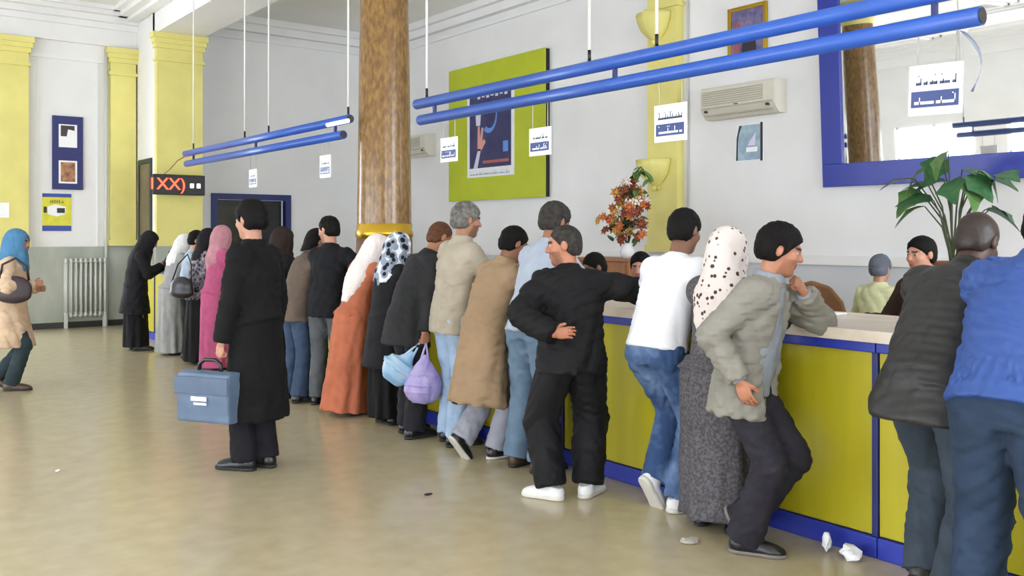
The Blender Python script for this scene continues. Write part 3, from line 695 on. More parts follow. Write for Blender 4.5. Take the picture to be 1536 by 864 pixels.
class Field:
    def __init__(s, lo, hi, h, fine=()):
        s.ax = [axis_coords(lo[i], hi[i], h, [(f[0][i], f[1][i], f[2]) for f in fine]) for i in range(3)]
        s.D = np.full([len(a) for a in s.ax], .25); s.h = h
    def sub(s, lo, hi):
        sl = []
        for i in range(3):
            a = max(0, np.searchsorted(s.ax[i], lo[i]) - 2); b = min(len(s.ax[i]), np.searchsorted(s.ax[i], hi[i]) + 2); sl.append(slice(a, max(b, a + 1)))
        x = s.ax[0][sl[0]][:, None, None]; y = s.ax[1][sl[1]][None, :, None]; z = s.ax[2][sl[2]][None, None, :]
        return tuple(sl), x, y, z
    def put(s, lo, hi, fn, k=.0, op='u'):
        pad = .04 + k
        sl, x, y, z = s.sub(np.asarray(lo) - pad, np.asarray(hi) + pad)
        d = fn(x, y, z); D = s.D[sl]
        if op == 's': d = -d
        if op == 'u':
            r = np.minimum(D, d)
            if k: hh = np.maximum(k - np.abs(D - d), 0) / k; r = r - hh * hh * k * .25
        else:
            r = np.maximum(D, d)
            if k: hh = np.maximum(k - np.abs(D - d), 0) / k; r = r + hh * hh * k * .25
        s.D[sl] = r
    def cone(s, a, b, r0, r1, k=.0, op='u'):
        a = np.asarray(a, float); b = np.asarray(b, float); ab = b - a; L2 = ab @ ab + 1e-12; R = max(r0, r1)
        def fn(x, y, z):
            px, py, pz = x - a[0], y - a[1], z - a[2]
            t = np.clip((px * ab[0] + py * ab[1] + pz * ab[2]) / L2, 0, 1)
            return np.sqrt((px - t * ab[0]) ** 2 + (py - t * ab[1]) ** 2 + (pz - t * ab[2]) ** 2) - (r0 + (r1 - r0) * t)
        s.put(np.minimum(a, b) - R, np.maximum(a, b) + R, fn, k, op)
    def chain(s, pts, rs, k=.0):
        for i in range(len(pts) - 1): s.cone(pts[i], pts[i + 1], rs[i], rs[i + 1], k if i == 0 else min(k, .02))
    def ell(s, c, r, F=None, k=.0, op='u'):
        """ellipsoid; F = 3x3 rows are the local axes"""
        c = np.asarray(c, float); r = np.asarray(r, float); F = np.eye(3) if F is None else np.asarray(F); R = r.max()
        ext = np.sqrt(((F * r[:, None]) ** 2).sum(0))
        def fn(x, y, z):
            px, py, pz = x - c[0], y - c[1], z - c[2]; q = 0; g = 0
            for i in range(3):
                u = px * F[i, 0] + py * F[i, 1] + pz * F[i, 2]
                q = q + (u / r[i]) ** 2; g = g + (u / r[i] ** 2) ** 2
            q = np.sqrt(q); return q * (q - 1) / (np.sqrt(g) + 1e-9)
        s.put(c - ext, c + ext, fn, k, op)
    def loft(s, st, lat, k=.0, flat0=False, flat1=False, op='u', pleat=None):
        """st = [(centre, half width, half depth)], lat = lateral direction (or list of them)"""
        lats = lat if isinstance(lat, list) else [lat] * len(st)
        if len(st) > 2:                                  # smooth the run of stations
            A = np.array([list(q[0]) + [q[1], q[2]] for q in st]); LA = np.array([np.asarray(q, float) for q in lats]); o_ = []; ol = []
            for i in range(len(st) - 1):
                p0, p1, p2, p3 = A[max(i - 1, 0)], A[i], A[i + 1], A[min(i + 2, len(st) - 1)]
                for t_ in (0, .34, .67):
                    o_.append(.5 * (2 * p1 + (p2 - p0) * t_ + (2 * p0 - 5 * p1 + 4 * p2 - p3) * t_ ** 2 + (3 * p1 - p0 - 3 * p2 + p3) * t_ ** 3)); ol.append(LA[i] * (1 - t_) + LA[min(i + 1, len(LA) - 1)] * t_)
            o_.append(A[-1]); ol.append(LA[-1]); st = [(q[:3], max(q[3], .004), max(q[4], .004)) for q in o_]; lats = ol
        C = [np.asarray(q[0], float) for q in st]; n = len(st)
        R = max(max(q[1], q[2]) for q in st); lo = np.min(C, 0) - R; hi = np.max(C, 0) + R
        def fn(x, y, z):
            D = None
            for i in range(n - 1):
                w = C[i + 1] - C[i]; L = np.linalg.norm(w) + 1e-9; w = w / L
                l = np.asarray(lats[i], float); l = nrm(l - w * (l @ w)); m = np.cross(w, l)
                px, py, pz = x - C[i][0], y - C[i][1], z - C[i][2]
                t = (px * w[0] + py * w[1] + pz * w[2]) / L
                u = px * l[0] + py * l[1] + pz * l[2]; v = px * m[0] + py * m[1] + pz * m[2]
                ex_ = max(.30, .035 / L); e0_ = ex_ if i > 0 else 0.0; e1_ = ex_ if i < n - 2 else 0.0; tc = np.clip(t, -e0_, 1 + e1_)
                a = st[i][1] + (st[i + 1][1] - st[i][1]) * tc; b = st[i][2] + (st[i + 1][2] - st[i][2]) * tc
                q = np.sqrt((u / a) ** 2 + (v / b) ** 2); g = np.sqrt((u / a ** 2) ** 2 + (v / b ** 2) ** 2)
                d = np.where(q > 1e-3, q * (q - 1) / (g + 1e-9), -np.minimum(a, b))
                e = np.abs(t - tc) * L
                d = np.where(e > 0, np.where(d > 0, np.hypot(np.maximum(d, 0), e), np.maximum(d, -.03) * .0 + e), d)
                D = d if D is None else np.minimum(D, d)
            if pleat is not None: D = D + pleat(x, y, z)
            if flat0:
                w = nrm(C[0] - C[1]); D = np.maximum(D, (x - C[0][0]) * w[0] + (y - C[0][1]) * w[1] + (z - C[0][2]) * w[2])
            if flat1:
                w = nrm(C[-1] - C[-2]); D = np.maximum(D, (x - C[-1][0]) * w[0] + (y - C[-1][1]) * w[1] + (z - C[-1][2]) * w[2])
            return D
        s.put(lo, hi, fn, k, op)
    def plane(s, p, nv, lo=None, hi=None):
        """cut away the side the normal points to"""
        p = np.asarray(p, float); nv = nrm(nv)
        fn = lambda x, y, z: (x - p[0]) * nv[0] + (y - p[1]) * nv[1] + (z - p[2]) * nv[2]
        if lo is None: lo = [a[0] for a in s.ax]; hi = [a[-1] for a in s.ax]
        s.put(lo, hi, fn, 0, 'x')
    def wrinkle(s, amp, freq, seed, zs=1.0, n=3, sharp=.5):
        g = np.random.RandomState(seed)
        x = s.ax[0][:, None, None]; y = s.ax[1][None, :, None]; z = s.ax[2][None, None, :]
        val = 0
        for i in range(n):
            d = nrm(g.normal(size=3)) * V(1, 1, zs); d = d * freq * (1 + .45 * i); ph = g.uniform(0, 6.3); w = g.normal(size=3) * freq * .35
            arg = d[0] * x + d[1] * y + d[2] * z + ph + 1.3 * np.sin(w[0] * x + w[1] * y + w[2] * z + ph * 2)
            sn = np.sin(arg); m = g.normal(size=3) * freq * .22
            msk = np.clip(.5 + .9 * np.sin(m[0] * x + m[1] * y + m[2] * z + ph * 3), 0, 1)
            val = val + msk * (sharp * (1 - 2 * np.abs(sn) ** .7) + (1 - sharp) * sn) / (1 + .5 * i)
        s.D = s.D + amp * val
    def mesh(s, name):
        D = s.D; ax = s.ax; ins = D < 0
        nx, ny, nz = D.shape
        c = np.zeros((nx - 1, ny - 1, nz - 1), np.int8)
        for i in (0, 1):
            for j in (0, 1):
                for k in (0, 1): c += ins[i:nx - 1 + i, j:ny - 1 + j, k:nz - 1 + k]
        I, J, K = np.nonzero((c > 0) & (c < 8)); N = len(I)
        idx = np.full(c.shape, -1, np.int64); idx[I, J, K] = np.arange(N)
        P = np.zeros((N, 3)); cnt = np.zeros(N)
        cor = {}
        for i in (0, 1):
            for j in (0, 1):
                for k in (0, 1): cor[i, j, k] = D[I + i, J + j, K + k]
        for a in range(3):
            o = [q for q in range(3) if q != a]
            for p in (0, 1):
                for q in (0, 1):
                    e0 = [0, 0, 0]; e0[o[0]] = p; e0[o[1]] = q; e1 = list(e0); e1[a] = 1
                    d0 = cor[tuple(e0)]; d1 = cor[tuple(e1)]; m = (d0 < 0) != (d1 < 0)
                    t = np.where(m, d0 / np.where(m, d0 - d1, 1), 0)
                    pos = np.zeros((N, 3)); pos[:, a] = t; pos[:, o[0]] = p; pos[:, o[1]] = q
                    P += pos * m[:, None]; cnt += m
        P /= cnt[:, None]
        W = np.zeros((N, 3))
        for a, ii in enumerate((I, J, K)):
            W[:, a] = ax[a][ii] + P[:, a] * (ax[a][ii + 1] - ax[a][ii])
        F = []
        for a in range(3):
            o1, o2 = (a + 1) % 3, (a + 2) % 3
            s0 = [slice(None)] * 3; s1 = [slice(None)] * 3; s0[a] = slice(0, -1); s1[a] = slice(1, None)
            e = ins[tuple(s0)] != ins[tuple(s1)]
            E_ = np.array(np.nonzero(e)).T
            ok = (E_[:, o1] > 0) & (E_[:, o2] > 0) & (E_[:, o1] < D.shape[o1] - 1) & (E_[:, o2] < D.shape[o2] - 1); E_ = E_[ok]
            if not len(E_): continue
            def cell(d1, d2):
                q = E_.copy(); q[:, o1] -= d1; q[:, o2] -= d2; return idx[q[:, 0], q[:, 1], q[:, 2]]
            f = np.stack([cell(1, 1), cell(0, 1), cell(0, 0), cell(1, 0)], 1)
            fl = ~ins[tuple(E_.T)]
            f[fl] = f[fl][:, ::-1]
            F.append(f)
        F = np.concatenate(F)
        F = F[(F >= 0).all(1)]
        me = bpy.data.meshes.new(name); me.vertices.add(N); me.vertices.foreach_set('co', W.ravel())
        me.loops.add(len(F) * 4); me.loops.foreach_set('vertex_index', F.ravel().astype(np.int32))
        me.polygons.add(len(F)); me.polygons.foreach_set('loop_start', np.arange(0, len(F) * 4, 4, dtype=np.int32))
        me.polygons.foreach_set('use_smooth', np.ones(len(F), bool)); me.update(calc_edges=True)
        return me, W

def rot(axis, deg):
    return np.array(Matrix.Rotation(math.radians(deg), 3, Vector(axis)))
def ik(a, b, l1, l2, pole):
    a = np.asarray(a, float); b = np.asarray(b, float); d = b - a; L = np.linalg.norm(d); u = d / L
    L = min(L, (l1 + l2) * .999); b = a + u * L
    x = (L * L + l1 * l1 - l2 * l2) / (2 * L); h = math.sqrt(max(l1 * l1 - x * x, 0))
    p = np.asarray(pole, float); p = nrm(p - u * (p @ u))
    return a + u * x + p * h, b

class Skel:
    """joints in the person's own frame: x right, y forward, z up, floor at 0"""
    def __init__(s, H=1.72, lean=0, lean2=None, side=0, twist=0, hz=None, px=0, py=0, head=(0, 0, 0), feet=None, arms=None, knee=None, seated=False):
        auto = hz is None
        if auto: hz = .54; H = H * .988
        k = s.k = H / 1.75
        lean2 = lean if lean2 is None else lean2
        s.P = V(px, py, hz * H)
        R1 = rot((0, 1, 0), side) @ rot((1, 0, 0), -lean)
        R2 = rot((0, 1, 0), side) @ rot((1, 0, 0), -lean2)
        s.u1 = R1 @ V(0, 0, 1); s.f1 = R1 @ V(0, 1, 0); s.r1 = R1 @ V(1, 0, 0)
        T = rot(R2 @ V(0, 0, 1), twist)
        s.u2 = R2 @ V(0, 0, 1); s.f2 = T @ R2 @ V(0, 1, 0); s.r2 = T @ R2 @ V(1, 0, 0)
        s.M = s.P + s.u1 * .24 * k; s.N = s.M + s.u2 * .295 * k
        s.Sh = {c: s.M + s.u2 * .212 * k + s.r2 * g * .166 * k for c, g in (('R', 1), ('L', -1))}
        hy, hp, hr = head
        base = rot((0, 0, 1), twist + hy) @ rot((1, 0, 0), -hp) @ rot((0, 1, 0), hr)
        s.hF = np.array([base @ V(1, 0, 0), base @ V(0, 1, 0), base @ V(0, 0, 1)])
        s.hC = s.N + s.u2 * .045 * k + s.hF[2] * .115 * k + s.hF[1] * .02 * k
        s.hs = 1.01 * k ** .5
        s.hip = {c: s.P + s.r1 * g * .09 * k - V(0, 0, .02) for c, g in (('R', 1), ('L', -1))}
        feet = feet or {}
        s.foot = {}; s.knee = {}; s.ank = {}; s.shoeM = {}
        for c, g in (('R', 1), ('L', -1)):
            fx, fy, yaw, pitch = (tuple(feet.get(c, (g * .1, 0, 0, 0))) + (0, 0, 0, 0))[:4]; lift = feet[c][4] if c in feet and len(feet[c]) > 4 else 0
            Mz = Matrix.Translation((fx, fy, lift)) @ Matrix.Rotation(math.radians(-yaw), 4, 'Z') @ Matrix.Translation((0, .13 * k, 0)) @ Matrix.Rotation(math.radians(-pitch), 4, 'X') @ Matrix.Translation((0, -.13 * k, 0)) @ Matrix.Scale(k, 4)
            s.shoeM[c] = Mz
            an = np.array(Mz @ Vector((0, 0, .085))); s.ank[c] = an
            kp = np.array(Matrix.Rotation(math.radians(-yaw * .4), 3, 'Z') @ Vector((g * .12, 1, 0))) if knee is None or c not in knee else V(*knee[c])
            dl = np.linalg.norm(s.hip[c] - an) * .503 if auto else 9; s.knee[c], s.ank[c] = ik(s.hip[c], an, min(.43 * k, dl), min(.425 * k, dl), kp)
        arms = arms or {}
        s.elb = {}; s.wri = {}; s.hand = {}
        for c, g in (('R', 1), ('L', -1)):
            A = dict(arms.get(c, {})) if c in arms else {}
            w = A.get('w'); 
            if w is None: w = s.Sh[c] + s.r2 * g * .07 * k + V(0, 0, -.54 * k) + s.f1 * .05
            else: w = V(*w)
            pole = A.get('pole', tuple(-s.f2 * 1.0 + s.r2 * g * .45 + V(0, 0, -.3)))
            s.elb[c], s.wri[c] = ik(s.Sh[c], w, .295 * k, .265 * k, pole)
            d = nrm(A['d']) if 'd' in A else nrm(s.wri[c] - s.elb[c])
            nv = np.asarray(A.get('n', tuple(-s.r2 * g)), float); nv = nrm(nv - d * (nv @ d))
            s.hand[c] = (d, nv, A.get('curl', 25), g)
    def hl(s, *p): return s.hC + (np.asarray(p) * s.hs) @ s.hF

SKIN = mat_attr('skin', .5)
def make_body(K, skin, head_h=.0075, hand_h=.0075, face=None):
    k = K.k; pts = [K.P, K.N, K.hC] + list(K.elb.values()) + list(K.wri.values()) + list(K.ank.values()) + list(K.knee.values())
    lo = np.min(pts, 0) - .22; hi = np.max(pts, 0) + .24; lo[2] = -.02
    fine = [(K.hC - .15, K.hC + .15, head_h)]
    for c in 'RL':
        d, nv, cu, g = K.hand[c]; q = K.wri[c] + d * .07; fine.append((q - .11, q + .11, hand_h))
    F = Field(lo, hi, .026, fine)
    F.loft([(K.P - K.u1 * .06 * k, .135 * k, .09 * k), (K.P + K.u1 * .06 * k, .14 * k, .092 * k), (K.M - K.u1 * .02, .125 * k, .085 * k), (K.M + K.u2 * .16 * k, .14 * k, .09 * k), (K.M + K.u2 * .25 * k, .12 * k, .06 * k)], K.r2)
    for c in 'RL':
        F.cone(K.M + K.u2 * .24 * k, K.Sh[c], .05 * k, .048 * k, .04)
        F.cone(K.Sh[c], K.elb[c], .045 * k, .036 * k, .02); F.cone(K.elb[c], K.wri[c], .036 * k, .025 * k, .01)
        F.cone(K.hip[c], K.knee[c], .075 * k, .048 * k, .04); F.cone(K.knee[c], K.ank[c], .05 * k, .034 * k, .01)
        M_ = K.shoeM[c]; F.cone(np.array(M_ @ Vector((0, -.02, .05))), np.array(M_ @ Vector((0, .14, .035))), .028, .022, .01)
        d, nv, cu, g = K.hand[c]; W = K.wri[c]; l = np.cross(nv, d); hs = .95 * k
        F.ell(W + d * .052 * hs, V(.040, .052, .016) * hs, np.array([l, d, nv]), .012)
        ths = -g
        for j, (off, L) in enumerate(((.030, .070), (.010, .080), (-.011, .075), (-.030, .058))):
            p = W + d * (.088 - abs(off) * .25) * hs + l * off * ths * hs
            ang = 0; q = [p]
            for sg, fr in enumerate((.42, .32, .26)):
                ang += math.radians(cu * (1 + .12 * j)); dd = nrm(d * math.cos(ang) + nv * math.sin(ang) + l * ths * off * 2.5 * (1 - min(1, cu / 40)))
                q.append(q[-1] + dd * L * fr * 1.08 * hs)
            r = .0092 * hs
            F.cone(W + d * .05 * hs + l * off * ths * .8 * hs, q[0], .011 * hs, r, .006)
            for a in range(3): F.cone(q[a], q[a + 1], r * (1 - .06 * a), r * (.94 - .06 * a))
        tb = W + d * .022 * hs + l * ths * .028 * hs
        t1 = tb + nrm(d * .75 + l * ths * .65 + nv * .35) * .042 * hs; t2 = t1 + nrm(d * .9 + l * ths * .15 + nv * .5) * .034 * hs
        F.cone(tb, t1, .014 * hs, .0115 * hs, .01); F.cone(t1, t2, .0115 * hs, .0095 * hs)
    # neck and head
    h = K.hs; hl = K.hl; HF = K.hF
    F.cone(K.N - K.u2 * .05, hl(0, -.02, -.05), .058 * k, .052 * h, .03)
    F.ell(hl(0, -.015, .03), V(.074, .095, .092) * h, HF, .02)
    F.ell(hl(0, .026, -.035), V(.060, .066, .080) * h, HF, .03)
    F.ell(hl(0, .058, -.098), V(.028, .026, .022) * h, HF, .03)
    F.ell(hl(0, .074, .030), V(.050, .020, .012) * h, HF, .015)
    for g in (-1, 1):
        F.ell(hl(g * .040, .060, -.022), V(.022, .022, .022) * h, HF, .015)
        F.ell(hl(g * .031, .094, .008), V(.017, .012, .011) * h, HF, .008, 's')
        F.ell(hl(g * .031, .076, .007), V(.013, .013, .012) * h, HF, .002)
        F.ell(hl(g * .076, -.012, .0), V(.011, .021, .033) * h, HF, .006)
        F.ell(hl(g * .090, -.006, .004), V(.006, .011, .018) * h, HF, .004, 's')
    F.cone(hl(0, .086, .018), hl(0, .106, -.022), .008 * h, .0125 * h, .012)
    for g in (-1, 1): F.ell(hl(g * .012, .094, -.026), V(.009, .011, .008) * h, HF, .006)
    F.ell(hl(0, .086, -.053), V(.022, .011, .006) * h, HF, .006); F.ell(hl(0, .084, -.066), V(.019, .011, .007) * h, HF, .005)
    me, W = F.mesh('person_body')
    # colours of skin, lips, brows, eyes, stubble
    loc = ((W - K.hC) @ HF.T) / h
    x, y, z = loc.T; isH = (np.abs(x) < .11) & (np.abs(y) < .14) & (z > -.16) & (z < .15)
    sk = np.array(srgb(skin)); C = np.tile(sk, (len(W), 1))
    lip = isH & (np.abs(x) < .024) & (y > .07) & (z > -.073) & (z < -.047); C[lip] = sk * V(.85, .5, .5)
    if face and face.get('stubble'):
        st = isH & (y > .0) & (z < -.03) & ~lip & ((z < -.075) | (np.abs(x) > .035) | (z > -.047)) & (y + z * -.3 > .035) & ~((np.abs(x) < .02) & (z > -.034)); C[st] = C[st] * (1 - face['stubble']) + np.array(srgb('3a3230')) * face['stubble']
    if face and face.get('moustache'):
        st = isH & (y > .07) & (np.abs(x) < .03) & (z > -.047) & (z < -.036); C[st] = np.array(srgb('221c1a'))
    br = isH & (y > .06) & (np.abs(np.abs(x) - .031) < .021) & (np.abs(z - .030) < .0065); C[br] = np.array(srgb('1d1715'))
    ey = isH & (y > .074) & (np.abs(np.abs(x) - .031) < .013) & (np.abs(z - .007) < .0065); C[ey] = np.array(srgb('a89c92'))
    pu = ey & (np.abs(np.abs(x) - .031) < .006); C[pu] = np.array(srgb('1c1410'))
    C = np.clip(C, 0, 1)
    at = me.attributes.new('Col', 'FLOAT_COLOR', 'POINT'); at.data.foreach_set('color', np.concatenate([C, np.ones((len(C), 1))], 1).ravel())
    me.materials.append(SKIN)
    return me

def field_for(pts, pad, h, fine=()):
    return Field(np.min(pts, 0) - pad, np.max(pts, 0) + pad, h, fine)

HAIRM = {}
def make_hair(K, m, style='short', h=.0085):
    F = field_for([K.hC], .17 if style != 'long' else .34, h); hl = K.hl; s = K.hs; HF = K.hF
    vol = {'short': .010, 'crop': .004, 'full': .018, 'long': .016, 'bald': .003}[style]
    F.ell(hl(0, -.018, .032), V(.076 + vol, .097 + vol, .093 + vol) * s, HF)
    F.ell(hl(0, -.048, -.022), V(.064 + vol, .062 + vol, .062) * s, HF, .02)
    if style == 'long':
        F.loft([(hl(0, -.05, 0), .085 * s, .07 * s), (hl(0, -.065, -.12), .085 * s, .055 * s), (hl(0, -.075, -.26), .07 * s, .04 * s)], HF[0], .03)
    g = np.random.RandomState(3)
    off = {'short': .0135, 'crop': .008, 'full': .02, 'long': .0135, 'bald': -.03}[style]
    n = nrm(V(0, .745, -.667) @ HF); F.plane(hl(0, 0, 0) + n * off * s, n)
    if style != 'long': n = nrm(V(0, .12, -1) @ HF); F.plane(hl(0, -.06, -.066), n)
    for q in (-1, 1): F.ell(hl(q * .085, -.008, -.006), V(.03, .022, .034) * s, HF, .004, 's')
    F.wrinkle(.003 if style in ('full', 'long') else (.003 if style == 'short' else .0015), 95, 5, n=3, sharp=.5)
    F.wrinkle(.0025 if style != 'crop' else .001, 210, 15, n=3, sharp=.5)
    me, W = F.mesh('hair'); me.materials.append(m)
    return me

def make_scarf(K, m, drape=.30, back=True, h=.011, vol=0.0, chest=True, seed=1):
    pts = [K.hC, K.N - K.u2 * drape - K.f2 * .1, K.Sh['R'], K.Sh['L']]
    F = field_for(pts, .2, h); hl = K.hl; s = K.hs; HF = K.hF; k = K.k
    v = vol
    F.ell(hl(0, -.022, .026), V(.092 + v, .115 + v, .108 + v) * s, HF)
    F.ell(hl(0, .0, -.06), V(.082 + v, .092, .10) * s, HF, .05)
    F.loft([(hl(0, -.02, -.05), .085 + v, .095 + v), (K.N + K.u2 * .01, .10 * k, .098 * k), (K.N - K.u2 * .07 * k, .165 * k, .115 * k), (K.N - K.u2 * .13 * k, .18 * k, .12 * k)], K.r2, .05)
    if back:
        o = -K.f2
        F.loft([(hl(0, -.05, .0), .088 * k, .075), (K.N - K.u2 * .02 + o * .055 * k, .13 * k, .075), (K.N - K.u2 * (drape * .55) + o * .075 * k, .14 * k, .07), (K.N - K.u2 * drape + o * .08 * k, .05 * k, .05)], K.r2, .05)
    if chest:
        F.loft([(K.N + K.f2 * .05, .10 * k, .07), (K.N - K.u2 * drape * .8 + K.f2 * .085 * k, .12 * k, .055)], K.r2, .05)
    F.wrinkle(.0065, 36, seed, zs=.4, n=3, sharp=.75)
    F.wrinkle(.003, 80, seed + 3, zs=.4, n=2, sharp=.75)
    F.ell(hl(0, .115, -.012), V(.060, .075, .088) * s, HF, .01, 's')
    me, W = F.mesh('headscarf'); me.materials.append(m)
    return me

def torso_st(K, w, hem, flare=0.0, d=1.0, belly=0.0):
    k = K.k
    st = [(K.N - K.u2 * .005 * k, .078 * k, .072 * k), (K.N - K.u2 * .045 * k, .118 * k * w, .088 * k * d), (K.M + K.u2 * .195 * k, .166 * k * w, .108 * k * d), (K.M + K.u2 * .10 * k, .172 * k * w, .124 * k * d),
          (K.M - K.u1 * .05 * k + K.f1 * belly, .168 * k * w, .124 * k * d), (K.P + K.u1 * .06 * k + K.f1 * belly * .6, .172 * k * w, .126 * k * d)]
    if hem > 0.0:
        down = nrm(-K.u1 * .45 + V(0, 0, -1) * .75)
        if hem > .06: st.append((K.P - K.u1 * .01, .180 * k * w, .132 * k * d))
        st.append((K.P + down * hem * k, (.180 * w + flare) * k, (.136 * d + flare * .8) * k))
    return st

def make_top(K, m, name, w=1.0, hem=.08, flare=0.0, d=1.0, sleeve=(.066, .058, .046), cuff=.97, wr=.006, freq=34, seed=1, h=.013, belly=0.0, collar=0.0, hembulge=0.0, short=False, k_sh=.04, open_front=False, gather=0.0, seams=''):
    pts = [K.P, K.N, K.P - V(0, 0, hem)] + list(K.elb.values()) + list(K.wri.values()) + list(K.Sh.values())
    F = field_for(pts, .25, h); k = K.k
    st = torso_st(K, w, hem, flare, d, belly)
    F.loft(st, [K.r2] * 4 + [K.r1] * (len(st) - 4), 0, flat1=True)
    for c in 'RL':
        S = K.Sh[c] - K.r2 * (1 if c == 'R' else -1) * .012 * k
        F.cone(K.N - K.u2 * .075 * k, S, .062 * k, sleeve[0] * k * .92, .05)
        F.cone(S, K.elb[c], sleeve[0] * k * .96, sleeve[1] * k * .93, k_sh)
        if not short:
            e = K.elb[c]; wv = e + (K.wri[c] - e) * cuff
            F.loft([(e, sleeve[1] * k * .93, sleeve[1] * k * .93), (wv, sleeve[2] * k, sleeve[2] * k)], nrm(np.cross(K.wri[c] - e, V(.3, .2, .9))), .025, flat1=True)
    F.wrinkle(wr * 1.3, freq * .8, seed, zs=.8, n=3, sharp=.8)
    F.wrinkle(wr * .7, freq * 1.7, seed + 40, zs=1.6, n=3, sharp=.8)
    if seams:
        x_ = F.ax[0][:, None, None] - K.M[0]; y_ = F.ax[1][None, :, None] - K.M[1]; z_ = F.ax[2][None, None, :] - K.M[2]
        hh = x_ * K.u2[0] + y_ * K.u2[1] + z_ * K.u2[2]; rr = x_ * K.r2[0] + y_ * K.r2[1] + z_ * K.r2[2]; fb = (x_ * K.f2[0] + y_ * K.f2[1] + z_ * K.f2[2]) < .0
        if 'y' in seams: F.D = F.D + .009 * np.exp(-((hh - .135 * k - .15 * rr * rr) / .009) ** 2) * fb * (np.abs(rr) < .19 * k)
        if 'c' in seams: F.D = F.D + .008 * np.exp(-(rr / .008) ** 2) * fb
    if gather:
        hb = st[-1][0]; gx = hb[0]; gy = hb[1]; uu = K.u1
        x_ = F.ax[0][:, None, None]; y_ = F.ax[1][None, :, None]; z_ = F.ax[2][None, None, :]
        ht = (x_ - hb[0]) * uu[0] + (y_ - hb[1]) * uu[1] + (z_ - hb[2]) * uu[2]; th = np.arctan2(y_ - gy, x_ - gx)
        F.D = F.D + gather * np.clip(1 - ht / .24, 0, 1) * np.clip((ht + .0) / .03, 0, 1) * (np.sin(26 * th + 2 * np.sin(5 * th)) + .5 * np.sin(41 * th))
    if open_front:
        ff = K.f1; s_ = []
        for q, wd in ((K.N + K.f2 * .10 * k - K.u2 * .02, .035), (K.M + K.u2 * .12 * k + K.f2 * .150 * k * d, .075), (K.P + K.u1 * .05 + ff * .155 * k * d, .095), (st[-1][0] + ff * (st[-1][2] + .03) - K.u1 * .05, .10)): s_.append((q, wd * k, .075 * k))
        F.loft(s_, K.r1, .02, op='s')
    if hembulge:
        F.loft([(st[-1][0] + K.u1 * .04, st[-1][1] * .98, st[-1][2] * .98), (st[-1][0] - K.u1 * .02, st[-1][1] * .96, st[-1][2] * .96)], K.r1, .01, flat0=True, flat1=True)
    if collar:
        F.loft([(K.N - K.u2 * .05 * k, .10 * k, .095 * k), (K.N + K.u2 * collar * k, .070 * k, .073 * k)], K.r2, .02, flat1=True)
        F.cone(K.N, K.N + K.u2 * (collar + .08), .052 * k, .052 * k, 0, 's')
    me, W = F.mesh(name); me.materials.append(m)
    return me

def make_trousers(K, m, leg=(.098, .074, .070), wr=.006, freq=36, seed=2, h=.0125, waist=.07, w=1.0, end=1.04, name='trousers'):
    pts = [K.P + K.u1 * waist] + list(K.knee.values()) + list(K.ank.values()) + list(K.hip.values())
    F = field_for(pts, .2, h); k = K.k
    F.loft([(K.P + K.u1 * waist * k, .150 * k * w, .108 * k * w), (K.P + K.u1 * .0, .166 * k * w, .122 * k * w), (K.P - V(0, 0, .07) * k, .160 * k * w, .115 * k * w)], K.r1, 0, flat0=True)
    for c in 'RL':
        F.ell(K.hip[c] - K.f1 * .030 * k - V(0, 0, .04), V(.080, .082, .10) * k * w, None, .03)
        F.cone(K.hip[c] - V(0, 0, .03), K.knee[c], leg[0] * k, leg[1] * k, .025)
        kn, an = K.knee[c], K.ank[c]; e = kn + (an - kn) * end
        F.loft([(kn, leg[1] * k, leg[1] * k), (kn + (an - kn) * .45, leg[1] * k * .97, leg[1] * 1.02 * k), (e, leg[2] * k, leg[2] * 1.1 * k)], V(1, 0, 0), .02, flat1=True)
    F.wrinkle(wr * 1.0, freq * .7, seed, zs=1.2, n=3, sharp=.8)
    F.wrinkle(wr * .55, freq * 1.5, seed + 9, zs=1.4, n=3, sharp=.8)
    me, W = F.mesh(name); me.materials.append(m)
    return me

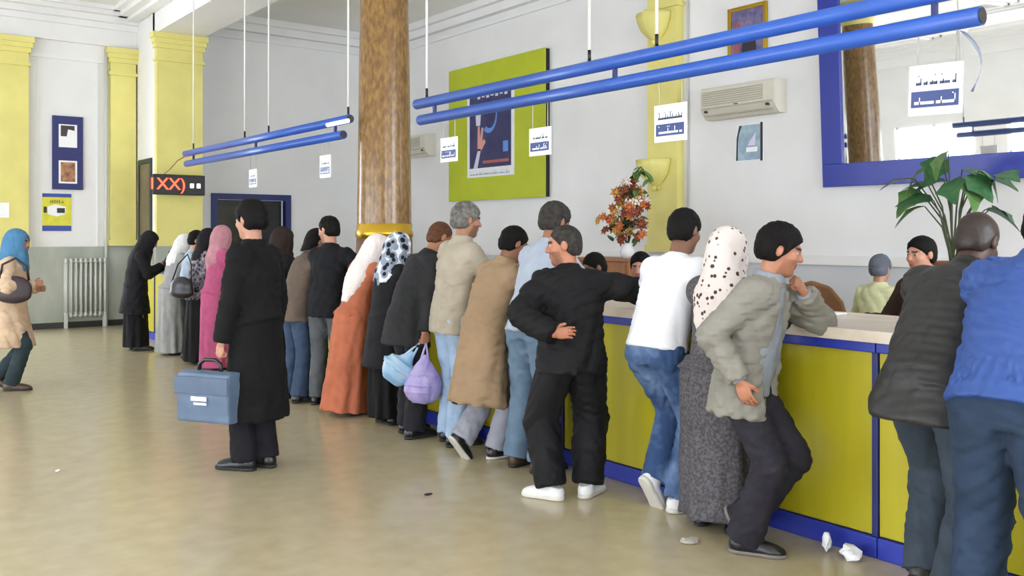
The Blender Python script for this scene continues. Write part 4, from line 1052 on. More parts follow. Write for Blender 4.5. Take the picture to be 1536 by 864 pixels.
def make_dress(K, m, name='dress', w=1.0, hem=.03, spread=.24, depth=.20, sleeve=(.075, .072, .066), pleats=9, amp=.010, seed=1, h=.0135, foot=(0, 0), hip=1.0, sleeves=True):
    """long garment from the shoulders to hem height"""
    pts = [K.N, K.P, V(K.P[0], K.P[1], hem)] + list(K.elb.values()) + list(K.wri.values()) + list(K.Sh.values()) + [V(foot[0], foot[1], hem)]
    F = field_for(pts, .28, h); k = K.k
    st = torso_st(K, w, 0, 0, 1.06)
    st += [(K.P - K.u1 * .04 * k, .195 * k * w * hip, .155 * k * w * hip)]
    B = V(foot[0], foot[1], hem); q = st[-1][0]
    st += [(q * .5 + B * .5, (.195 * w * hip * .55 + spread * .45) * k, (.155 * w * hip * .55 + depth * .45) * k), (B, spread * k, depth * k)]
    g = np.random.RandomState(seed); p1, p2, p3 = g.uniform(0, 6, 3); zt = K.P[2]
    def pleat(x, y, z):
        cx = B[0] + (q[0] - B[0]) * np.clip(z / zt, 0, 1); cy = B[1] + (q[1] - B[1]) * np.clip(z / zt, 0, 1)
        th = np.arctan2(y - cy, x - cx); ramp = np.clip((zt * 1.05 - z) / (zt * .8), 0, 1)
        return amp * ramp * (np.sin(pleats * th + p1 + 1.2 * np.sin(3 * z + p2)) + .6 * np.sin((pleats * 1.0 + 4) * th + p3 - 2 * z))
    F.loft(st, [K.r2] * 4 + [K.r1] * (len(st) - 4), 0, flat1=True, pleat=pleat)
    if sleeves:
        for c in 'RL':
            S = K.Sh[c]; F.cone(K.N - K.u2 * .075 * k, S, .062 * k, sleeve[0] * k * .95, .05)
            F.cone(S, K.elb[c], sleeve[0] * k, sleeve[1] * k, .05); e = K.elb[c]
            F.loft([(e, sleeve[1] * k, sleeve[1] * k), (e + (K.wri[c] - e) * .96, sleeve[2] * k, sleeve[2] * k)], nrm(np.cross(K.wri[c] - e, V(.3, .2, .9))), .03, flat1=True)
    F.wrinkle(.0055, 30, seed + 5, zs=.35, n=3, sharp=.8)
    me, W = F.mesh(name); me.materials.append(m)
    return me

# shoes: three kinds, shared by everybody
def shoe_meshes():
    out = {}
    for kind in ('dress', 'sneaker', 'slipper'):
        F = Field(V(-.08, -.12, -.02), V(.08, .25, .16), .0065)
        wd = 1.0 if kind != 'sneaker' else 1.1; top = .095 if kind != 'slipper' else .05
        F.ell(V(0, -.035, .045), V(.038 * wd, .048, .05)); F.ell(V(0, .06, .035), V(.042 * wd, .10, .045), None, .03)
        F.ell(V(0, .145, .024), V(.043 * wd, .062, .034 if kind != 'slipper' else .026), None, .03)
        if kind != 'slipper': F.cone(V(0, -.02, .05), V(0, -.015, .10), .04, .042, .03)
        F.plane(V(0, 0, top), V(0, -.25, 1)); F.plane(V(0, 0, .018), V(0, 0, -1))
        if kind == 'sneaker': F.wrinkle(.0012, 90, 3)
        me, _ = F.mesh(kind + '_upper')
        G = Field(V(-.08, -.12, -.02), V(.08, .25, .06), .0065)
        sole = [(V(0, -.035, .012), .043 * wd, .0), ]
        G.ell(V(0, -.032, .012), V(.043 * wd, .055, .06)); G.ell(V(0, .055, .012), V(.043 * wd, .11, .06), None, .02); G.ell(V(0, .14, .012), V(.048 * wd, .072, .06), None, .02)
        G.plane(V(0, 0, .022 if kind != 'sneaker' else .03), V(0, 0, 1)); G.plane(V(0, 0, .001), V(0, 0, -1))
        ms, _ = G.mesh(kind + '_sole')
        out[kind] = (me, ms)
    return out
SHOES = shoe_meshes()
SHOE_CACHE = {}
def add_shoes(K, root, kind, m_up, m_so, name='shoe'):
    key = (kind, m_up.name, m_so.name)
    if key not in SHOE_CACHE:
        a, b_ = SHOES[kind][0].copy(), SHOES[kind][1].copy(); a.materials.append(m_up); b_.materials.append(m_so); SHOE_CACHE[key] = (a, b_)
    a, b_ = SHOE_CACHE[key]
    for c in 'RL':
        o = link(name, a, None, root); o.matrix_local = K.shoeM[c]
        q = link('sole', b_, None, o)

def blob(name, m, parent, fn, lo, hi, h=.01):
    F = Field(V(*lo), V(*hi), h); fn(F); me, _ = F.mesh(name); return link(name, me, m, parent)

# ------------------------------------------------------------------ people
H_BLACK = mat('black_hair', '0f0d0c', rough=.7, spec=.15, noise=.3, nscale=60, bump=.25, bscale=160)
H_GREY = mat('grey_hair', '7d7b76', rough=.7, spec=.15, col2='55534f', nscale=35, bump=.5, bscale=160)
H_SALT = mat('dark_grey_hair', '403d39', rough=.7, spec=.15, col2='2a2725', nscale=35, bump=.5, bscale=160)
H_BROWN = mat('brown_hair', '5b3d2a', rough=.7, spec=.15, noise=.25, nscale=50, bump=.4, bscale=150)
S_BLACK = mat('black_leather', '17161a', rough=.35, noise=.1)
S_SOLE = mat('dark_sole', '26241f', rough=.7)
S_WHITE = mat('white_trainer', 'dedede', rough=.5, noise=.05)
S_WSOLE = mat('off_white_sole', 'c9c6bc', rough=.6)
S_BROWN = mat('brown_leather', '4a352a', rough=.45)
WRIST = {}

def person(label, x, y, face, K, skin='b07d5e', fine=.0075, hand=.0075, fc=None, group=None):
    o = link('person', make_body(K, skin, fine, hand, fc)); o.location = (x, y, 0); o.rotation_euler = (0, 0, math.radians(face - 90))
    tag(o, label, 'person', group); o['pose_height'] = 0; del o['pose_height']
    return o
def to_world(x, y, face, p):
    a = math.radians(face - 90); c, s = math.cos(a), math.sin(a)
    return (x + c * p[0] - s * p[1], y + s * p[0] + c * p[1], p[2])
def L(x, y, face, w):
    a = math.radians(face - 90); c, s = math.cos(a), math.sin(a); dx, dy = w[0] - x, w[1] - y
    return (c * dx + s * dy, -s * dx + c * dy, w[2])
CT = 1.135      # wrist height when the forearm lies on the worktop
def counter_arms(x, y, face, xr=4.36, sp=.16, z=CT, dy=0.0):
    """both forearms on the worktop"""
    return {'R': dict(w=L(x, y, face, (xr, y - sp + dy, z)), pole=(.9, -.2, -.6), n=(0, 0, -1), curl=12),
            'L': dict(w=L(x, y, face, (xr, y + sp + dy, z)), pole=(-.9, -.2, -.6), n=(0, 0, -1), curl=12)}

# --- woman walking in at the far end: beige coat, blue headscarf
x, y, a = 1.62, 10.34, -28
K = Skel(1.62, lean=4, head=(0, 8, 0), feet={'R': (.09, .04, 0, 0), 'L': (-.08, -.20, 0, 30)}, hz=.515,
         arms={'R': dict(w=(.16, .27, 1.06), pole=(.8, -.7, -.4), curl=45), 'L': dict(w=(-.18, .20, 1.0), curl=40)})
p = person('woman in beige coat and blue headscarf walking across the open floor', x, y, a, K, 'b9876c')
link('headscarf', make_scarf(K, fabric('blue_headscarf', '4d7fa6'), .16, vol=.004, seed=3), None, p)
link('coat', make_top(K, fabric('beige_coat', 'cbb094'), 'coat', w=1.12, d=1.18, hem=.42, flare=.10, sleeve=(.074, .068, .058), seed=11, freq=24, wr=.008), None, p)
link('trousers', make_trousers(K, fabric('dark_slate_trousers', '2f3d42'), seed=4), None, p)
add_shoes(K, p, 'dress', S_BROWN, S_SOLE)
h = empty('handbag', to_world(x, y, a, (.27, .12, .90)), math.radians(a - 90)); tag(h, 'dark brown handbag under the arm of woman in beige coat', 'bag')
blob('bag_body', mat('dark_bag', '33262a', rough=.5), h, lambda F: (F.ell(V(0, 0, .12), V(.05, .17, .13)), F.ell(V(0, 0, .05), V(.05, .16, .07), None, .03)), (-.12, -.24, -.08), (.12, .24, .32))
MB().tube([(0, -.13, .2), (.0, -.1, .36), (0, .02, .42), (0, .12, .34), (0, .14, .2)], .012, n=8).build('strap', S_BLACK, h)

# --- woman all in black at the end of the counter
x, y, a = 3.50, 12.82, -15
K = Skel(1.62, lean=6, lean2=16, head=(0, 32, 0), feet={'R': (.1, .05), 'L': (-.09, 0)}, arms={'R': dict(w=(.1, .33, 1.12), curl=40), 'L': dict(w=(-.1, .33, 1.12), curl=40)})
p = person('woman all in black with black headscarf at the far end of the counter', x, y, a, K, 'a9795d')
BLK = fabric('black_cloth', '141416', noise=.2); BLK2 = fabric('soft_black_cloth', '1b1a1e', noise=.2)
link('headscarf', make_scarf(K, BLK2, .32, vol=.006, seed=5), None, p)
link('dress', make_dress(K, BLK, spread=.20, depth=.17, hem=.05, seed=3), None, p)
link('coat', make_top(K, BLK2, 'coat', w=1.14, d=1.2, hem=.40, flare=.07, seed=8, freq=24), None, p)
add_shoes(K, p, 'dress', S_BLACK, S_SOLE)
h = empty('handbag', to_world(x, y, a, (.05, .42, 1.0)), math.radians(a - 90)); tag(h, 'dark purple black handbag held open by woman all in black', 'bag')
blob('bag_body', mat('dark_purple_bag', '25202e', rough=.4, noise=.3), h, lambda F: (F.ell(V(0, 0, .12), V(.15, .08, .15)), F.ell(V(0, 0, .04), V(.14, .07, .07), None, .03)), (-.25, -.2, -.08), (.25, .2, .34))
MB().tube([(-.1, 0, .2), (-.08, 0, .32), (.08, 0, .32), (.1, 0, .2)], .01, n=8).build('strap', S_BLACK, h)

# --- woman in grey djellaba and white headscarf
x, y, a = 3.76, 12.12, 2
K = Skel(1.58, lean=10, lean2=16, head=(0, 25, 0), arms=counter_arms(x, y, a, 4.2, .14))
p = person('woman in long pale grey djellaba and white headscarf beside the woman all in black', x, y, a, K, 'b9876c')
WHT = fabric('white_cotton', 'e4e4e2', noise=.05)
link('headscarf', make_scarf(K, WHT, .22, seed=6), None, p)
link('dress', make_dress(K, fabric('pale_grey_djellaba', '9b9c9a', noise=.08), w=1.12, spread=.25, depth=.22, hem=.03, pleats=11, seed=5), None, p)
add_shoes(K, p, 'slipper', S_BROWN, S_SOLE)

# --- dark-haired woman in pale blue between them
x, y, a = 3.98, 11.98, -25
x = 3.82; y = 11.66
K = Skel(1.60, lean=8, head=(0, 12, 0), arms=counter_arms(x, y, a, 4.25, .12))
p = person('dark haired woman in pale blue top between grey djellaba and black shoulder bag', x, y, a, K, 'c29075')
link('hair', make_hair(K, H_BLACK, 'full'), None, p)
link('shirt', make_top(K, fabric('pale_blue_top', 'aebccd'), 'shirt', seed=21), None, p)
link('trousers', make_trousers(K, BLK, seed=22), None, p)
add_shoes(K, p, 'dress', S_BLACK, S_SOLE)

# --- woman in black with floral shawl and black shoulder bag
x, y, a = 3.75, 11.02, 0
K = Skel(1.63, lean=8, head=(0, 14, 0), arms=counter_arms(x, y, a, 4.2, .14))
p = person('woman in black with grey floral shawl standing beside the woman in pink', x, y, a, K, 'b08065')
link('headscarf', make_scarf(K, BLK2, .2, seed=9), None, p)
link('dress', make_dress(K, BLK, spread=.23, depth=.2, hem=.04, seed=8), None, p)
SHW = mat_voronoi('grey_floral_shawl', '6d6c74', '24242a', scale=22, thr=.34, third='9c9aa2')
link('shawl', make_top(K, SHW, 'shawl', w=1.17, d=1.25, hem=.10, flare=.03, sleeve=(.082, .075, .066), cuff=.5, seed=31), None, p)
add_shoes(K, p, 'dress', S_BLACK, S_SOLE)
h = empty('shoulder_bag', to_world(x, y, a, (.16, -.27, .82)), math.radians(a - 60)); tag(h, 'black leather shoulder bag hanging behind the floral shawl', 'bag')
blob('bag_body', S_BLACK, h, lambda F: (F.ell(V(0, 0, .12), V(.16, .055, .12)), F.ell(V(0, 0, .05), V(.17, .06, .07), None, .03)), (-.28, -.2, -.08), (.28, .2, .34))
MB().tube([(-.15, 0, .16), (-.10, .05, .38), (.0, .1, .5), (.10, .05, .38), (.15, 0, .16)], .009, n=8).build('strap', S_BLACK, h)

# --- woman in pink
x, y, a = 3.74, 10.45, 0
K = Skel(1.66, lean=6, head=(10, 8, 0), arms=counter_arms(x, y, a, 4.2, .14))
p = person('woman in long rose pink djellaba and pink headscarf beside the floral shawl', x, y, a, K, 'c08d74')
PNK = fabric('rose_pink_cloth', 'b3567c', noise=.1)
link('headscarf', make_scarf(K, fabric('pale_rose_scarf', 'b5808a', noise=.12), .26, seed=12), None, p)
link('dress', make_dress(K, PNK, w=1.05, spread=.22, depth=.2, hem=.03, seed=13), None, p)
add_shoes(K, p, 'slipper', S_BROWN, S_SOLE)

# --- man in black overcoat with briefcase
x, y, a = 2.36, 5.84, 122
K = Skel(1.78, lean=2, head=(-8, 6, 0), feet={'L': (-.06, .05, -6), 'R': (.06, -.03, 4)}, arms={'L': dict(w=(-.24, .10, .80), pole=(-.6, -.8, 0), n=(.9, -.3, 0), curl=62, d=(0, .25, -1)), 'R': dict(w=(.27, .06, .86), curl=40)})
p = person('man in long black overcoat carrying a grey-blue briefcase', x, y, a, K, 'bd8a70', .006, .006)
OVC = fabric('black_wool_overcoat', '111112', rough=.9, noise=.2)
link('hair', make_hair(K, H_BLACK, 'full', .007), None, p)
link('coat', make_top(K, OVC, 'coat', w=1.06, d=1.15, hem=.60, flare=.045, sleeve=(.078, .070, .060), seed=14, freq=20, wr=.008, collar=.035), None, p)
link('trousers', make_trousers(K, fabric('black_trousers', '1b1a20', noise=.2), leg=(.095, .078, .080), seed=6), None, p)
add_shoes(K, p, 'dress', S_BLACK, S_SOLE)
bx, by, bz = to_world(x, y, a, (-.25, .17, .345))
h = empty('briefcase', (bx, by, bz), math.radians(a)); tag(h, 'soft grey-blue briefcase with white label in the overcoat man\'s hand', 'briefcase')
m_bc = mat('grey_blue_nylon', '5a6d86', rough=.55, noise=.12, nscale=6, bump=.3, bscale=14)
F = Field(V(-.30, -.14, -.03), V(.30, .14, .44), .010)
F.loft([(V(-.185, 0, .165), .16, .085), (V(.185, 0, .165), .16, .085)], V(0, 0, 1), 0)
F.put((-.27, -.12, 0), (.27, .12, .38), lambda X_, Y_, Z_: np.maximum(np.maximum(np.abs(X_) - .20, np.abs(Y_) - .075), np.abs(Z_ - .165) - .155) + 0 * (X_ + Y_ + Z_), .03)
F.plane(V(0, 0, .0), V(0, 0, -1)); F.wrinkle(.004, 26, 4, n=2)
me, _ = F.mesh('case'); link('case', me, m_bc, h)
MB().bbox((-.205, .088, .19), (.205, .097, .30), .004).bbox((-.205, -.097, .19), (.205, -.088, .30), .004).build('flap', mat('darker_grey_nylon', '4d5f78', rough=.5, noise=.1), h)
for s_ in (-1, 1):
    MB().bbox((-.05, min(s_ * .097, s_ * .104), .15), (.07, max(s_ * .097, s_ * .104), .178), .002).build('label', m_sign, h)
    MB().bbox((-.05, min(s_ * .097, s_ * .102), .125), (.05, max(s_ * .097, s_ * .102), .140), .002).build('label', m_sign, h)
MB().tube([(-.09, 0, .31), (-.08, 0, .375), (-.04, 0, .40), (.04, 0, .40), (.08, 0, .375), (.09, 0, .31)], .013, n=10).build('handle', S_BLACK, h)

# --- woman with dark brown headscarf, mostly hidden behind the overcoat man
x, y, a = 3.70, 8.72, 5
K = Skel(1.63, lean=9, head=(0, 10, 0), arms=counter_arms(x, y, a, 4.2, .14))
p = person('woman in black with dark brown headscarf next to the brown jacket woman', x, y, a, K, 'b08065')
link('headscarf', make_scarf(K, fabric('dark_brown_scarf', '2b211d', noise=.2), .22, seed=15), None, p)
link('dress', make_dress(K, BLK, spread=.22, depth=.2, seed=16), None, p)
add_shoes(K, p, 'dress', S_BLACK, S_SOLE)

# --- woman in brown jacket and jeans
x, y, a = 3.62, 8.02, 0
K = Skel(1.64, lean=14, lean2=20, head=(0, 26, 0), feet={'R': (.14, -.02, 8), 'L': (-.13, .0, -6)}, arms=counter_arms(x, y, a, 4.2, .13))
p = person('woman in brown suede jacket and jeans, dark hair, bending over the counter', x, y, a, K, 'b9876c')
link('hair', make_hair(K, H_BLACK, 'long'), None, p)
link('jacket', make_top(K, fabric('brown_suede', '62554b', noise=.15), 'jacket', w=1.06, d=1.12, hem=.14, flare=.015, seed=17, collar=.03), None, p)
link('trousers', make_trousers(K, fabric('dark_blue_denim', '35455c', noise=.2), leg=(.095, .075, .082), seed=18), None, p)
add_shoes(K, p, 'dress', S_BLACK, S_SOLE)

# --- man in black jacket, grey trousers looking aside
x, y, a = 3.77, 7.66, 38
K = Skel(1.73, lean=9, head=(72, 10, 0), arms=counter_arms(x, y, a, 4.25, .15))
p = person('man in black jacket and grey trousers behind the woman in orange', x, y, a, K, 'bb876b', fc=dict(stubble=.25))
link('hair', make_hair(K, H_BLACK, 'short'), None, p)
link('jacket', make_top(K, fabric('black_blouson', '17181c', noise=.2), 'jacket', w=1.05, d=1.1, hem=.12, seed=19, collar=.03), None, p)
link('trousers', make_trousers(K, fabric('mid_grey_trousers', '54585c', noise=.1), seed=20), None, p)
add_shoes(K, p, 'dress', S_BLACK, S_SOLE)

# --- woman in orange djellaba with white headscarf
x, y, a = 3.77, 7.15, 5
K = Skel(1.59, lean=14, lean2=24, head=(-15, 32, 0), feet={'R': (.09, -.06), 'L': (-.09, -.06)}, arms=counter_arms(x, y, a, 4.25, .13))
p = person('woman in long orange djellaba and white headscarf', x, y, a, K, 'b9876c')
link('headscarf', make_scarf(K, fabric('white_pink_cotton', 'e6dcd8', noise=.05), .40, vol=.008, seed=23), None, p)
link('dress', make_dress(K, fabric('burnt_orange_cloth', 'b0664a', noise=.10), w=1.06, spread=.235, depth=.21, hem=.03, pleats=8, seed=24, foot=(0, -.10)), None, p)
add_shoes(K, p, 'slipper', S_BLACK, S_SOLE)

# --- woman in black coat and patterned headscarf
x, y, a = 3.78, 6.60, 0
K = Skel(1.57, lean=9, head=(-12, 14, 0), feet={'R': (.1, .03), 'L': (-.09, .03)}, arms=counter_arms(x, y, a, 4.22, .13))
p = person('woman in black coat and black-and-white patterned headscarf beside the woman in orange', x, y, a, K, 'b9876c')
link('headscarf', make_scarf(K, mat_voronoi('black_white_scarf', '8d98a8', '1b1c26', scale=17, thr=.36, third='e3e6ec'), .24, seed=25), None, p)
link('coat', make_top(K, fabric('charcoal_black_coat', '1d1d20', noise=.2), 'coat', w=1.1, d=1.15, hem=.42, flare=.04, seed=26, freq=24), None, p)
link('dress', make_dress(K, BLK, w=.95, spread=.18, depth=.16, hem=.06, seed=27, sleeves=False), None, p)
add_shoes(K, p, 'dress', S_BLACK, S_SOLE)

# --- stooping man in dark suit with plastic bags
x, y, a = 3.68, 6.09, 0
K = Skel(1.72, lean=17, lean2=29, head=(-5, 26, 0), feet={'R': (.12, -.02), 'L': (-.1, .06)},
         arms={'R': dict(w=(.27, -.02, .82), pole=(.5, -.9, 0), n=(-1, 0, 0), curl=62, d=(0, .05, -1)), 'L': dict(w=L(x, y, a, (4.3, y + .14, CT)), pole=(-.9, -.2, -.6), n=(0, 0, -1))})
p = person('stooping man in dark grey suit holding plastic bags', x, y, a, K, 'a87152', .006, .006)
link('hair', make_hair(K, H_BROWN, 'crop'), None, p)
SUIT = fabric('charcoal_suit', '2a2a2c', noise=.18)
link('jacket', make_top(K, SUIT, 'jacket', w=1.08, d=1.12, hem=.22, flare=.03, sleeve=(.072, .064, .056), seed=28, freq=26, collar=.03), None, p)
link('trousers', make_trousers(K, fabric('charcoal_trousers', '232327', noise=.2), leg=(.1, .082, .08), seed=29), None, p)
add_shoes(K, p, 'dress', S_BLACK, S_SOLE)
wx, wy, wz = to_world(x, y, a, (.27, -.02, .74))
m_lil = mat('lilac_plastic', '9c8fd0', rough=.3, col2='c3b6e6', nscale=8, trans=.15, bump=.4, bscale=14); m_pbl = mat('pale_blue_plastic', '8fc0ea', rough=.3, col2='c4dff5', nscale=7, trans=.15, bump=.4, bscale=14)
def plastic_bag(name, label, m, pos, rz, w, hgt, tilt, seed):
    t = empty(name, pos, rz); t.rotation_euler = (0, math.radians(tilt), rz); tag(t, label, 'bag', 'plastic bags in the hand of the stooping man')
    F = Field(V(-w * .5 - .1, -.16, -hgt - .06), V(w * .5 + .1, .16, .06), .010)
    F.loft([(V(0, 0, -.10), .02, .016), (V(0, 0, -.18), w * .30, .035), (V(0, 0, -hgt * .66), w * .5, .07), (V(0, 0, -hgt + .05), w * .48, .065), (V(0, 0, -hgt), w * .36, .04)], V(1, 0, 0))
    F.wrinkle(.007, 42, seed, zs=.35, n=3, sharp=.6)
    me, _ = F.mesh('pouch'); link('pouch', me, m, t)
    for s_ in (-1, 1): MB().tube([(s_ * .03, 0, -.16), (s_ * .014, 0, -.06), (0, 0, .0)], [.016, .008, .006], n=8).build('handle_loop', m, t)
plastic_bag('plastic_bag', 'lilac plastic carrier bag hanging from the stooping man\'s hand', m_lil, (wx, wy - .02, wz), math.radians(-30), .26, .42, 4, 3)
plastic_bag('plastic_bag', 'pale blue plastic bag behind the lilac one', m_pbl, (wx - .01, wy + .05, wz), math.radians(-30), .24, .34, 38, 5)

# --- grey-haired man in beige jacket and pale jeans
x, y, a = 3.80, 5.66, -4
K = Skel(1.80, lean=9, head=(-8, 8, 0), feet={'R': (.10, -.02, 6), 'L': (-.09, .03, -4)}, arms=counter_arms(x, y, a, 4.24, .15))
p = person('grey haired man in beige jacket and pale blue jeans', x, y, a, K, 'a8765a', .0065, fc=dict(stubble=.5))
link('hair', make_hair(K, H_GREY, 'full'), None, p)
link('jacket', make_top(K, fabric('beige_blouson', 'aba291', noise=.08), 'jacket', w=1.05, d=1.14, hem=.13, flare=.0, sleeve=(.074, .066, .056), seed=30, freq=24, wr=.008, collar=.045, hembulge=1, gather=.004), None, p)
link('trousers', make_trousers(K, fabric('pale_blue_denim', '9fb6d0', noise=.10), leg=(.1, .08, .078), seed=31), None, p)
add_shoes(K, p, 'dress', S_BLACK, S_SOLE)

# --- man in tan trench coat
x, y, a = 3.74, 5.17, 0
K = Skel(1.68, lean=16, lean2=24, head=(-10, 24, 0), feet={'R': (.08, .05, 4), 'L': (-.05, -.26, 0, 52)}, arms=counter_arms(x, y, a, 4.24, .15), hz=.515)
p = person('black haired man in long tan coat and pale grey trousers', x, y, a, K, '8f6248', .0065)
link('hair', make_hair(K, H_BLACK, 'short'), None, p)
link('coat', make_top(K, fabric('tan_gabardine', '9b8266', noise=.07), 'coat', w=1.10, d=1.18, hem=.50, flare=.05, sleeve=(.076, .068, .060), seed=32, freq=22, wr=.008, collar=.04), None, p)
link('trousers', make_trousers(K, fabric('pale_grey_trousers', '9a9ca6', noise=.08), leg=(.095, .08, .08), seed=33), None, p)
add_shoes(K, p, 'dress', S_BLACK, S_WSOLE)

# --- tall grey-haired man in pale blue shirt
x, y, a = 3.82, 4.73, 6
K = Skel(1.80, lean=15, lean2=18, head=(-6, 14, 0), feet={'R': (.12, -.04, 8), 'L': (-.12, -.02, -8)}, arms=counter_arms(x, y, a, 4.26, .16))
p = person('tall grey haired man in pale blue-grey shirt and washed blue jeans', x, y, a, K, '9a6c52', .0065)
link('hair', make_hair(K, H_SALT, 'full'), None, p)
link('shirt', make_top(K, fabric('pale_blue_grey_shirt', 'a3adbb', noise=.06), 'shirt', w=1.03, d=1.10, hem=.05, seed=34, wr=.007, freq=26, hembulge=1, collar=.03), None, p)
link('trousers', make_trousers(K, fabric('washed_blue_denim', '64798e', noise=.14), leg=(.105, .088, .088), seed=35, wr=.008), None, p)
add_shoes(K, p, 'dress', S_BROWN, S_SOLE)

# --- man in black tracksuit looking back over his shoulder
x, y, a = 3.57, 4.06, 58
K = Skel(1.63, lean=11, head=(76, 6, 0), hz=.52, feet={'L': (-.12, -.02, -55), 'R': (.10, .02, 38)},
         arms={'L': dict(w=(-.13, -.175, .985), pole=(-1, .0, -.1), d=(1, -.15, .12), n=(0, -1, 0), curl=22), 'R': dict(w=L(x, y, a, (4.20, 4.02, 1.135)), pole=(.4, -.9, .2), n=(0, 0, -1), curl=15)})
p = person('man in black tracksuit with a hand behind his back, looking aside', x, y, a, K, 'b5775a', .0052, .0058, dict(stubble=.45, moustache=1))
link('hair', make_hair(K, H_SALT, 'crop', .007), None, p)
TRK = fabric('black_tracksuit', '121214', rough=.75, noise=.2, spec=.25)
link('jacket', make_top(K, TRK, 'jacket', w=1.16, d=1.20, hem=.10, flare=.0, sleeve=(.086, .080, .062), cuff=.95, seed=36, freq=24, wr=.010, collar=.04, hembulge=1, h=.011), None, p)
link('trousers', make_trousers(K, TRK, leg=(.118, .105, .094), seed=37, w=1.1, wr=.009, end=1.0), None, p)
add_shoes(K, p, 'sneaker', S_WHITE, S_WSOLE)

# --- man in white shirt and jeans
x, y, a = 3.82, 3.61, 2
K = Skel(1.76, lean=18, lean2=22, head=(4, 14, 0), hz=.52, feet={'R': (.13, .05, 24, 0), 'L': (-.02, -.13, 4, 58)}, arms=counter_arms(x, y, a, 4.28, .17))
p = person('man in white long-sleeved shirt and faded blue jeans', x, y, a, K, '7d5540', .006)
link('hair', make_hair(K, H_BLACK, 'short', .007), None, p)
link('shirt', make_top(K, fabric('white_jersey', 'e9ebf0', noise=.03), 'shirt', w=1.05, d=1.12, hem=.01, sleeve=(.076, .064, .050), seed=38, freq=22, wr=.007, hembulge=1, h=.011), None, p)
DNM = mat('faded_blue_denim', '33496e', rough=.85, col2='6f87ab', nscale=5, detail=3, contrast=(.42, .68), bump=.3, bscale=30, spec=.2)
link('trousers', make_trousers(K, DNM, leg=(.105, .086, .080), seed=39, wr=.008, h=.011, end=1.02), None, p)
add_shoes(K, p, 'sneaker', S_WHITE, S_WSOLE)

# --- woman in charcoal dress with dotted headscarf
x, y, a = 3.83, 3.17, 8
K = Skel(1.585, lean=7, head=(0, 8, 0), feet={'R': (.09, .0, 0), 'L': (-.09, .0, 0)}, arms=counter_arms(x, y, a, 4.24, .13))
p = person('woman in long charcoal grey djellaba and white headscarf with dark dots', x, y, a, K, 'b57f66', .0065)
link('headscarf', make_scarf(K, mat_voronoi('white_dotted_scarf', 'd9cfca', '4a3832', scale=26, thr=.24), .40, seed=40, vol=.008, h=.010), None, p)
CH = mat('charcoal_speckled_wool', '48464a', rough=.9, col2='625f63', nscale=70, detail=2, contrast=(.4, .62), bump=.2, bscale=60, spec=.2)
link('dress', make_dress(K, CH, w=1.12, spread=.235, depth=.22, hem=.075, pleats=6, amp=.008, seed=41, hip=1.08, h=.0125), None, p)
add_shoes(K, p, 'slipper', S_BLACK, S_SOLE)

# --- man in grey jacket resting his chin on his hand
x, y, a = 3.66, 2.87, -74
P19 = dict(lean=8, lean2=14, side=-6, head=(24, 16, 0), hz=.51, feet={'R': (.05, .02, -14, 0), 'L': (-.05, -.15, 0, 60)})
K = Skel(1.65, **P19)
ch = K.hl(-.005, .085, -.118)
K = Skel(1.65, arms={'R': dict(w=(.21, .06, .86), pole=(.6, -1, 0), n=(-1, 0, 0), curl=20, d=(-.1, .4, -1)),
                     'L': dict(w=tuple(ch + V(-.055, .045, -.075)), pole=(-1, .35, -.9), d=(.55, -.25, .75), n=(.3, -1, .3), curl=70)}, **P19)
p = person('man in grey jacket resting his chin on his hand, dark trousers', x, y, a, K, 'b97d60', .0052, .0055, dict(stubble=.25))
link('hair', make_hair(K, H_BLACK, 'full', .006), None, p)
GJ = fabric('grey_beige_blazer', '86837a', noise=.08)
link('jacket', make_top(K, GJ, 'jacket', w=1.08, d=1.14, hem=.17, flare=.03, sleeve=(.075, .066, .056), cuff=.93, seams='c', seed=42, freq=24, wr=.009, collar=.03, h=.010, open_front=True), None, p)
link('shirt', make_top(K, fabric('grey_blue_shirt', '8b929c', noise=.05), 'shirt', w=.86, d=.93, hem=.08, sleeve=(.05, .045, .036), cuff=.99, seed=43, belly=.03, collar=.04, wr=.004), None, p)
link('trousers', make_trousers(K, fabric('dark_aubergine_trousers', '2a2830', noise=.15), leg=(.1, .084, .080), seed=44, wr=.007, h=.011), None, p)
add_shoes(K, p, 'dress', S_BLACK, mat('grey_sole', '77726c', rough=.7))

# --- bald man in dark leather jacket bending far over the counter
x, y, a = 3.66, 1.92, 4
K = Skel(1.82, lean=31, lean2=42, head=(-4, 26, 0), hz=.515, feet={'R': (.14, -.16, 8, 0), 'L': (-.06, .0, 0, 35)}, arms=counter_arms(x, y, a, 4.42, .22))
p = person('shaven headed man in charcoal leather jacket bending over the counter', x, y, a, K, '4f3a30', .0065)
link('hair', make_hair(K, mat('shaved_hair', '2c211c', rough=.5, noise=.2, nscale=60), 'crop', .008), None, p)
link('jacket', make_top(K, mat('charcoal_leather', '2a2a2a', rough=.5, noise=.2, nscale=8, bump=.25, bscale=30, spec=.4), 'jacket', w=1.10, d=1.30, hem=.14, flare=.02, sleeve=(.080, .072, .062), seed=45, freq=20, wr=.008, collar=.05, seams='yc', h=.011), None, p)
link('trousers', make_trousers(K, fabric('slate_blue_trousers', '39434e', noise=.12), leg=(.104, .088, .086), seed=46, wr=.008, w=.93, waist=.02), None, p)
add_shoes(K, p, 'dress', mat('grey_black_shoe', '3a3836', rough=.5), S_SOLE)

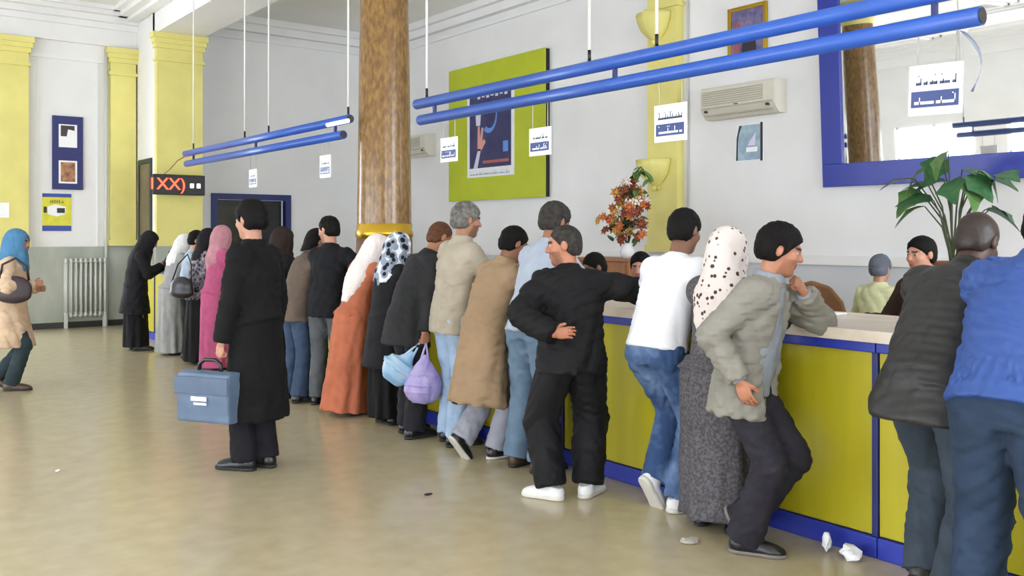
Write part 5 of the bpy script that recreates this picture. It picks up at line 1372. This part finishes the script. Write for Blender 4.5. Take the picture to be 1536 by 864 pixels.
# --- man in blue jacket
x, y, a = 3.40, 1.50, 5
K = Skel(1.80, lean=27, lean2=36, head=(-5, 30, 0), hz=.535, feet={'R': (.16, -.1, 8, 0), 'L': (-.14, .02, 0, 0)}, arms=counter_arms(x, y, a, 4.24, .20))
p = person('man in bright blue blouson and dark jeans', x, y, a, K, '8a5f48', .0065)
link('hair', make_hair(K, H_BLACK, 'short'), None, p)
link('jacket', make_top(K, fabric('bright_blue_nylon', '2f4c8c', rough=.55, noise=.06, spec=.4), 'jacket', w=1.12, d=1.2, hem=.03, flare=.012, sleeve=(.09, .084, .066), seed=47, freq=26, wr=.010, collar=.05, hembulge=1, gather=.007, h=.011, seams='y'), None, p)
link('trousers', make_trousers(K, fabric('dark_navy_denim', '2b3a50', noise=.16), leg=(.112, .09, .088), seed=48, wr=.008), None, p)
add_shoes(K, p, 'dress', S_BLACK, S_SOLE)

# --- staff behind the counter
m_stool = mat('stool_seat', '2a2c30', rough=.6)
def stool(x, y, zt, label):
    t = empty('stool', (x, y, 0)); tag(t, label, 'stool', 'stools behind the counter')
    MB().lathe([(0, zt - .06), (.17, zt - .06), (.18, zt - .03), (.17, zt), (0, zt)], n=24).build('seat', m_stool, t)
    MB().tube([(0, 0, .04), (0, 0, zt - .06)], .025, n=10).build('post', m_rod, t)
    MB().lathe([(0, 0), (.2, 0), (.2, .02), (.03, .05), (0, .05)], n=24).build('base', m_black, t)
def clerk(x, y, a, label, H, top, tm, hairm, style, head=(0, 5, 0), skin='b9876c', arms=None, sl=None, hz=.34, fc=None, cap=None):
    K = Skel(H, lean=6, head=head, hz=hz, feet={'R': (.11, .36, 0), 'L': (-.11, .36, 0)}, arms=arms or {'R': dict(w=(.2, .38, hz * H + .22), pole=(.6, -.4, -1), n=(0, 0, -1)), 'L': dict(w=(-.2, .38, hz * H + .22), pole=(-.6, -.4, -1), n=(0, 0, -1))})
    p = person(label, x, y, a, K, skin, fc=fc)
    if cap: link('knit_cap', make_hair(K, cap, 'full'), None, p)
    else: link('hair', make_hair(K, hairm, style), None, p)
    link('shirt', make_top(K, tm, 'shirt', w=1.05, d=1.1, hem=.05, seed=int(x * 100) % 97, collar=.03), None, p)
    link('trousers', make_trousers(K, BLK, seed=60), None, p)
    add_shoes(K, p, 'dress', S_BLACK, S_SOLE)
    stool(x, y - .0, hz * H - .125, sl)
    return K
clerk(7.62, 4.52, 5, 'clerk in pale yellow-green shirt and grey cap facing the wall', 1.62, None, fabric('pale_yellow_green_shirt', 'c9cba0', noise=.05), H_GREY, 'short', sl='stool under the clerk in yellow-green shirt', cap=fabric('slate_grey_cap', '5c606c', noise=.1), hz=.37,
      arms={'R': dict(w=(.34, .16, .98), pole=(.8, -.6, -.4), n=(0, 0, -1), curl=45), 'L': dict(w=(-.2, .38, .9), pole=(-.6, -.4, -1), n=(0, 0, -1))})
clerk(6.25, 3.30, 165, 'dark haired clerk in dark clothes facing the hall, behind the leather jacket man', 1.72, None, fabric('dark_brown_cardigan', '3b2c26', noise=.1), H_BLACK, 'short', sl='stool under the clerk in dark brown cardigan', hz=.425, skin='c08a70')
clerk(5.42, 5.72, 165, 'dark haired clerk in brown behind the tracksuit man', 1.66, None, fabric('dark_olive_jumper', '3a3128', noise=.1), H_BLACK, 'short', sl='stool under the clerk in brown', hz=.375, head=(0, 20, 0), skin='8f6248')
clerk(5.38, 5.22, 200, 'dark haired clerk in black next to the clerk in brown', 1.66, None, fabric('black_jumper', '1f1d20', noise=.1), H_BLACK, 'short', sl='stool under the clerk in black', hz=.38, head=(10, 8, 0), skin='c08a78')
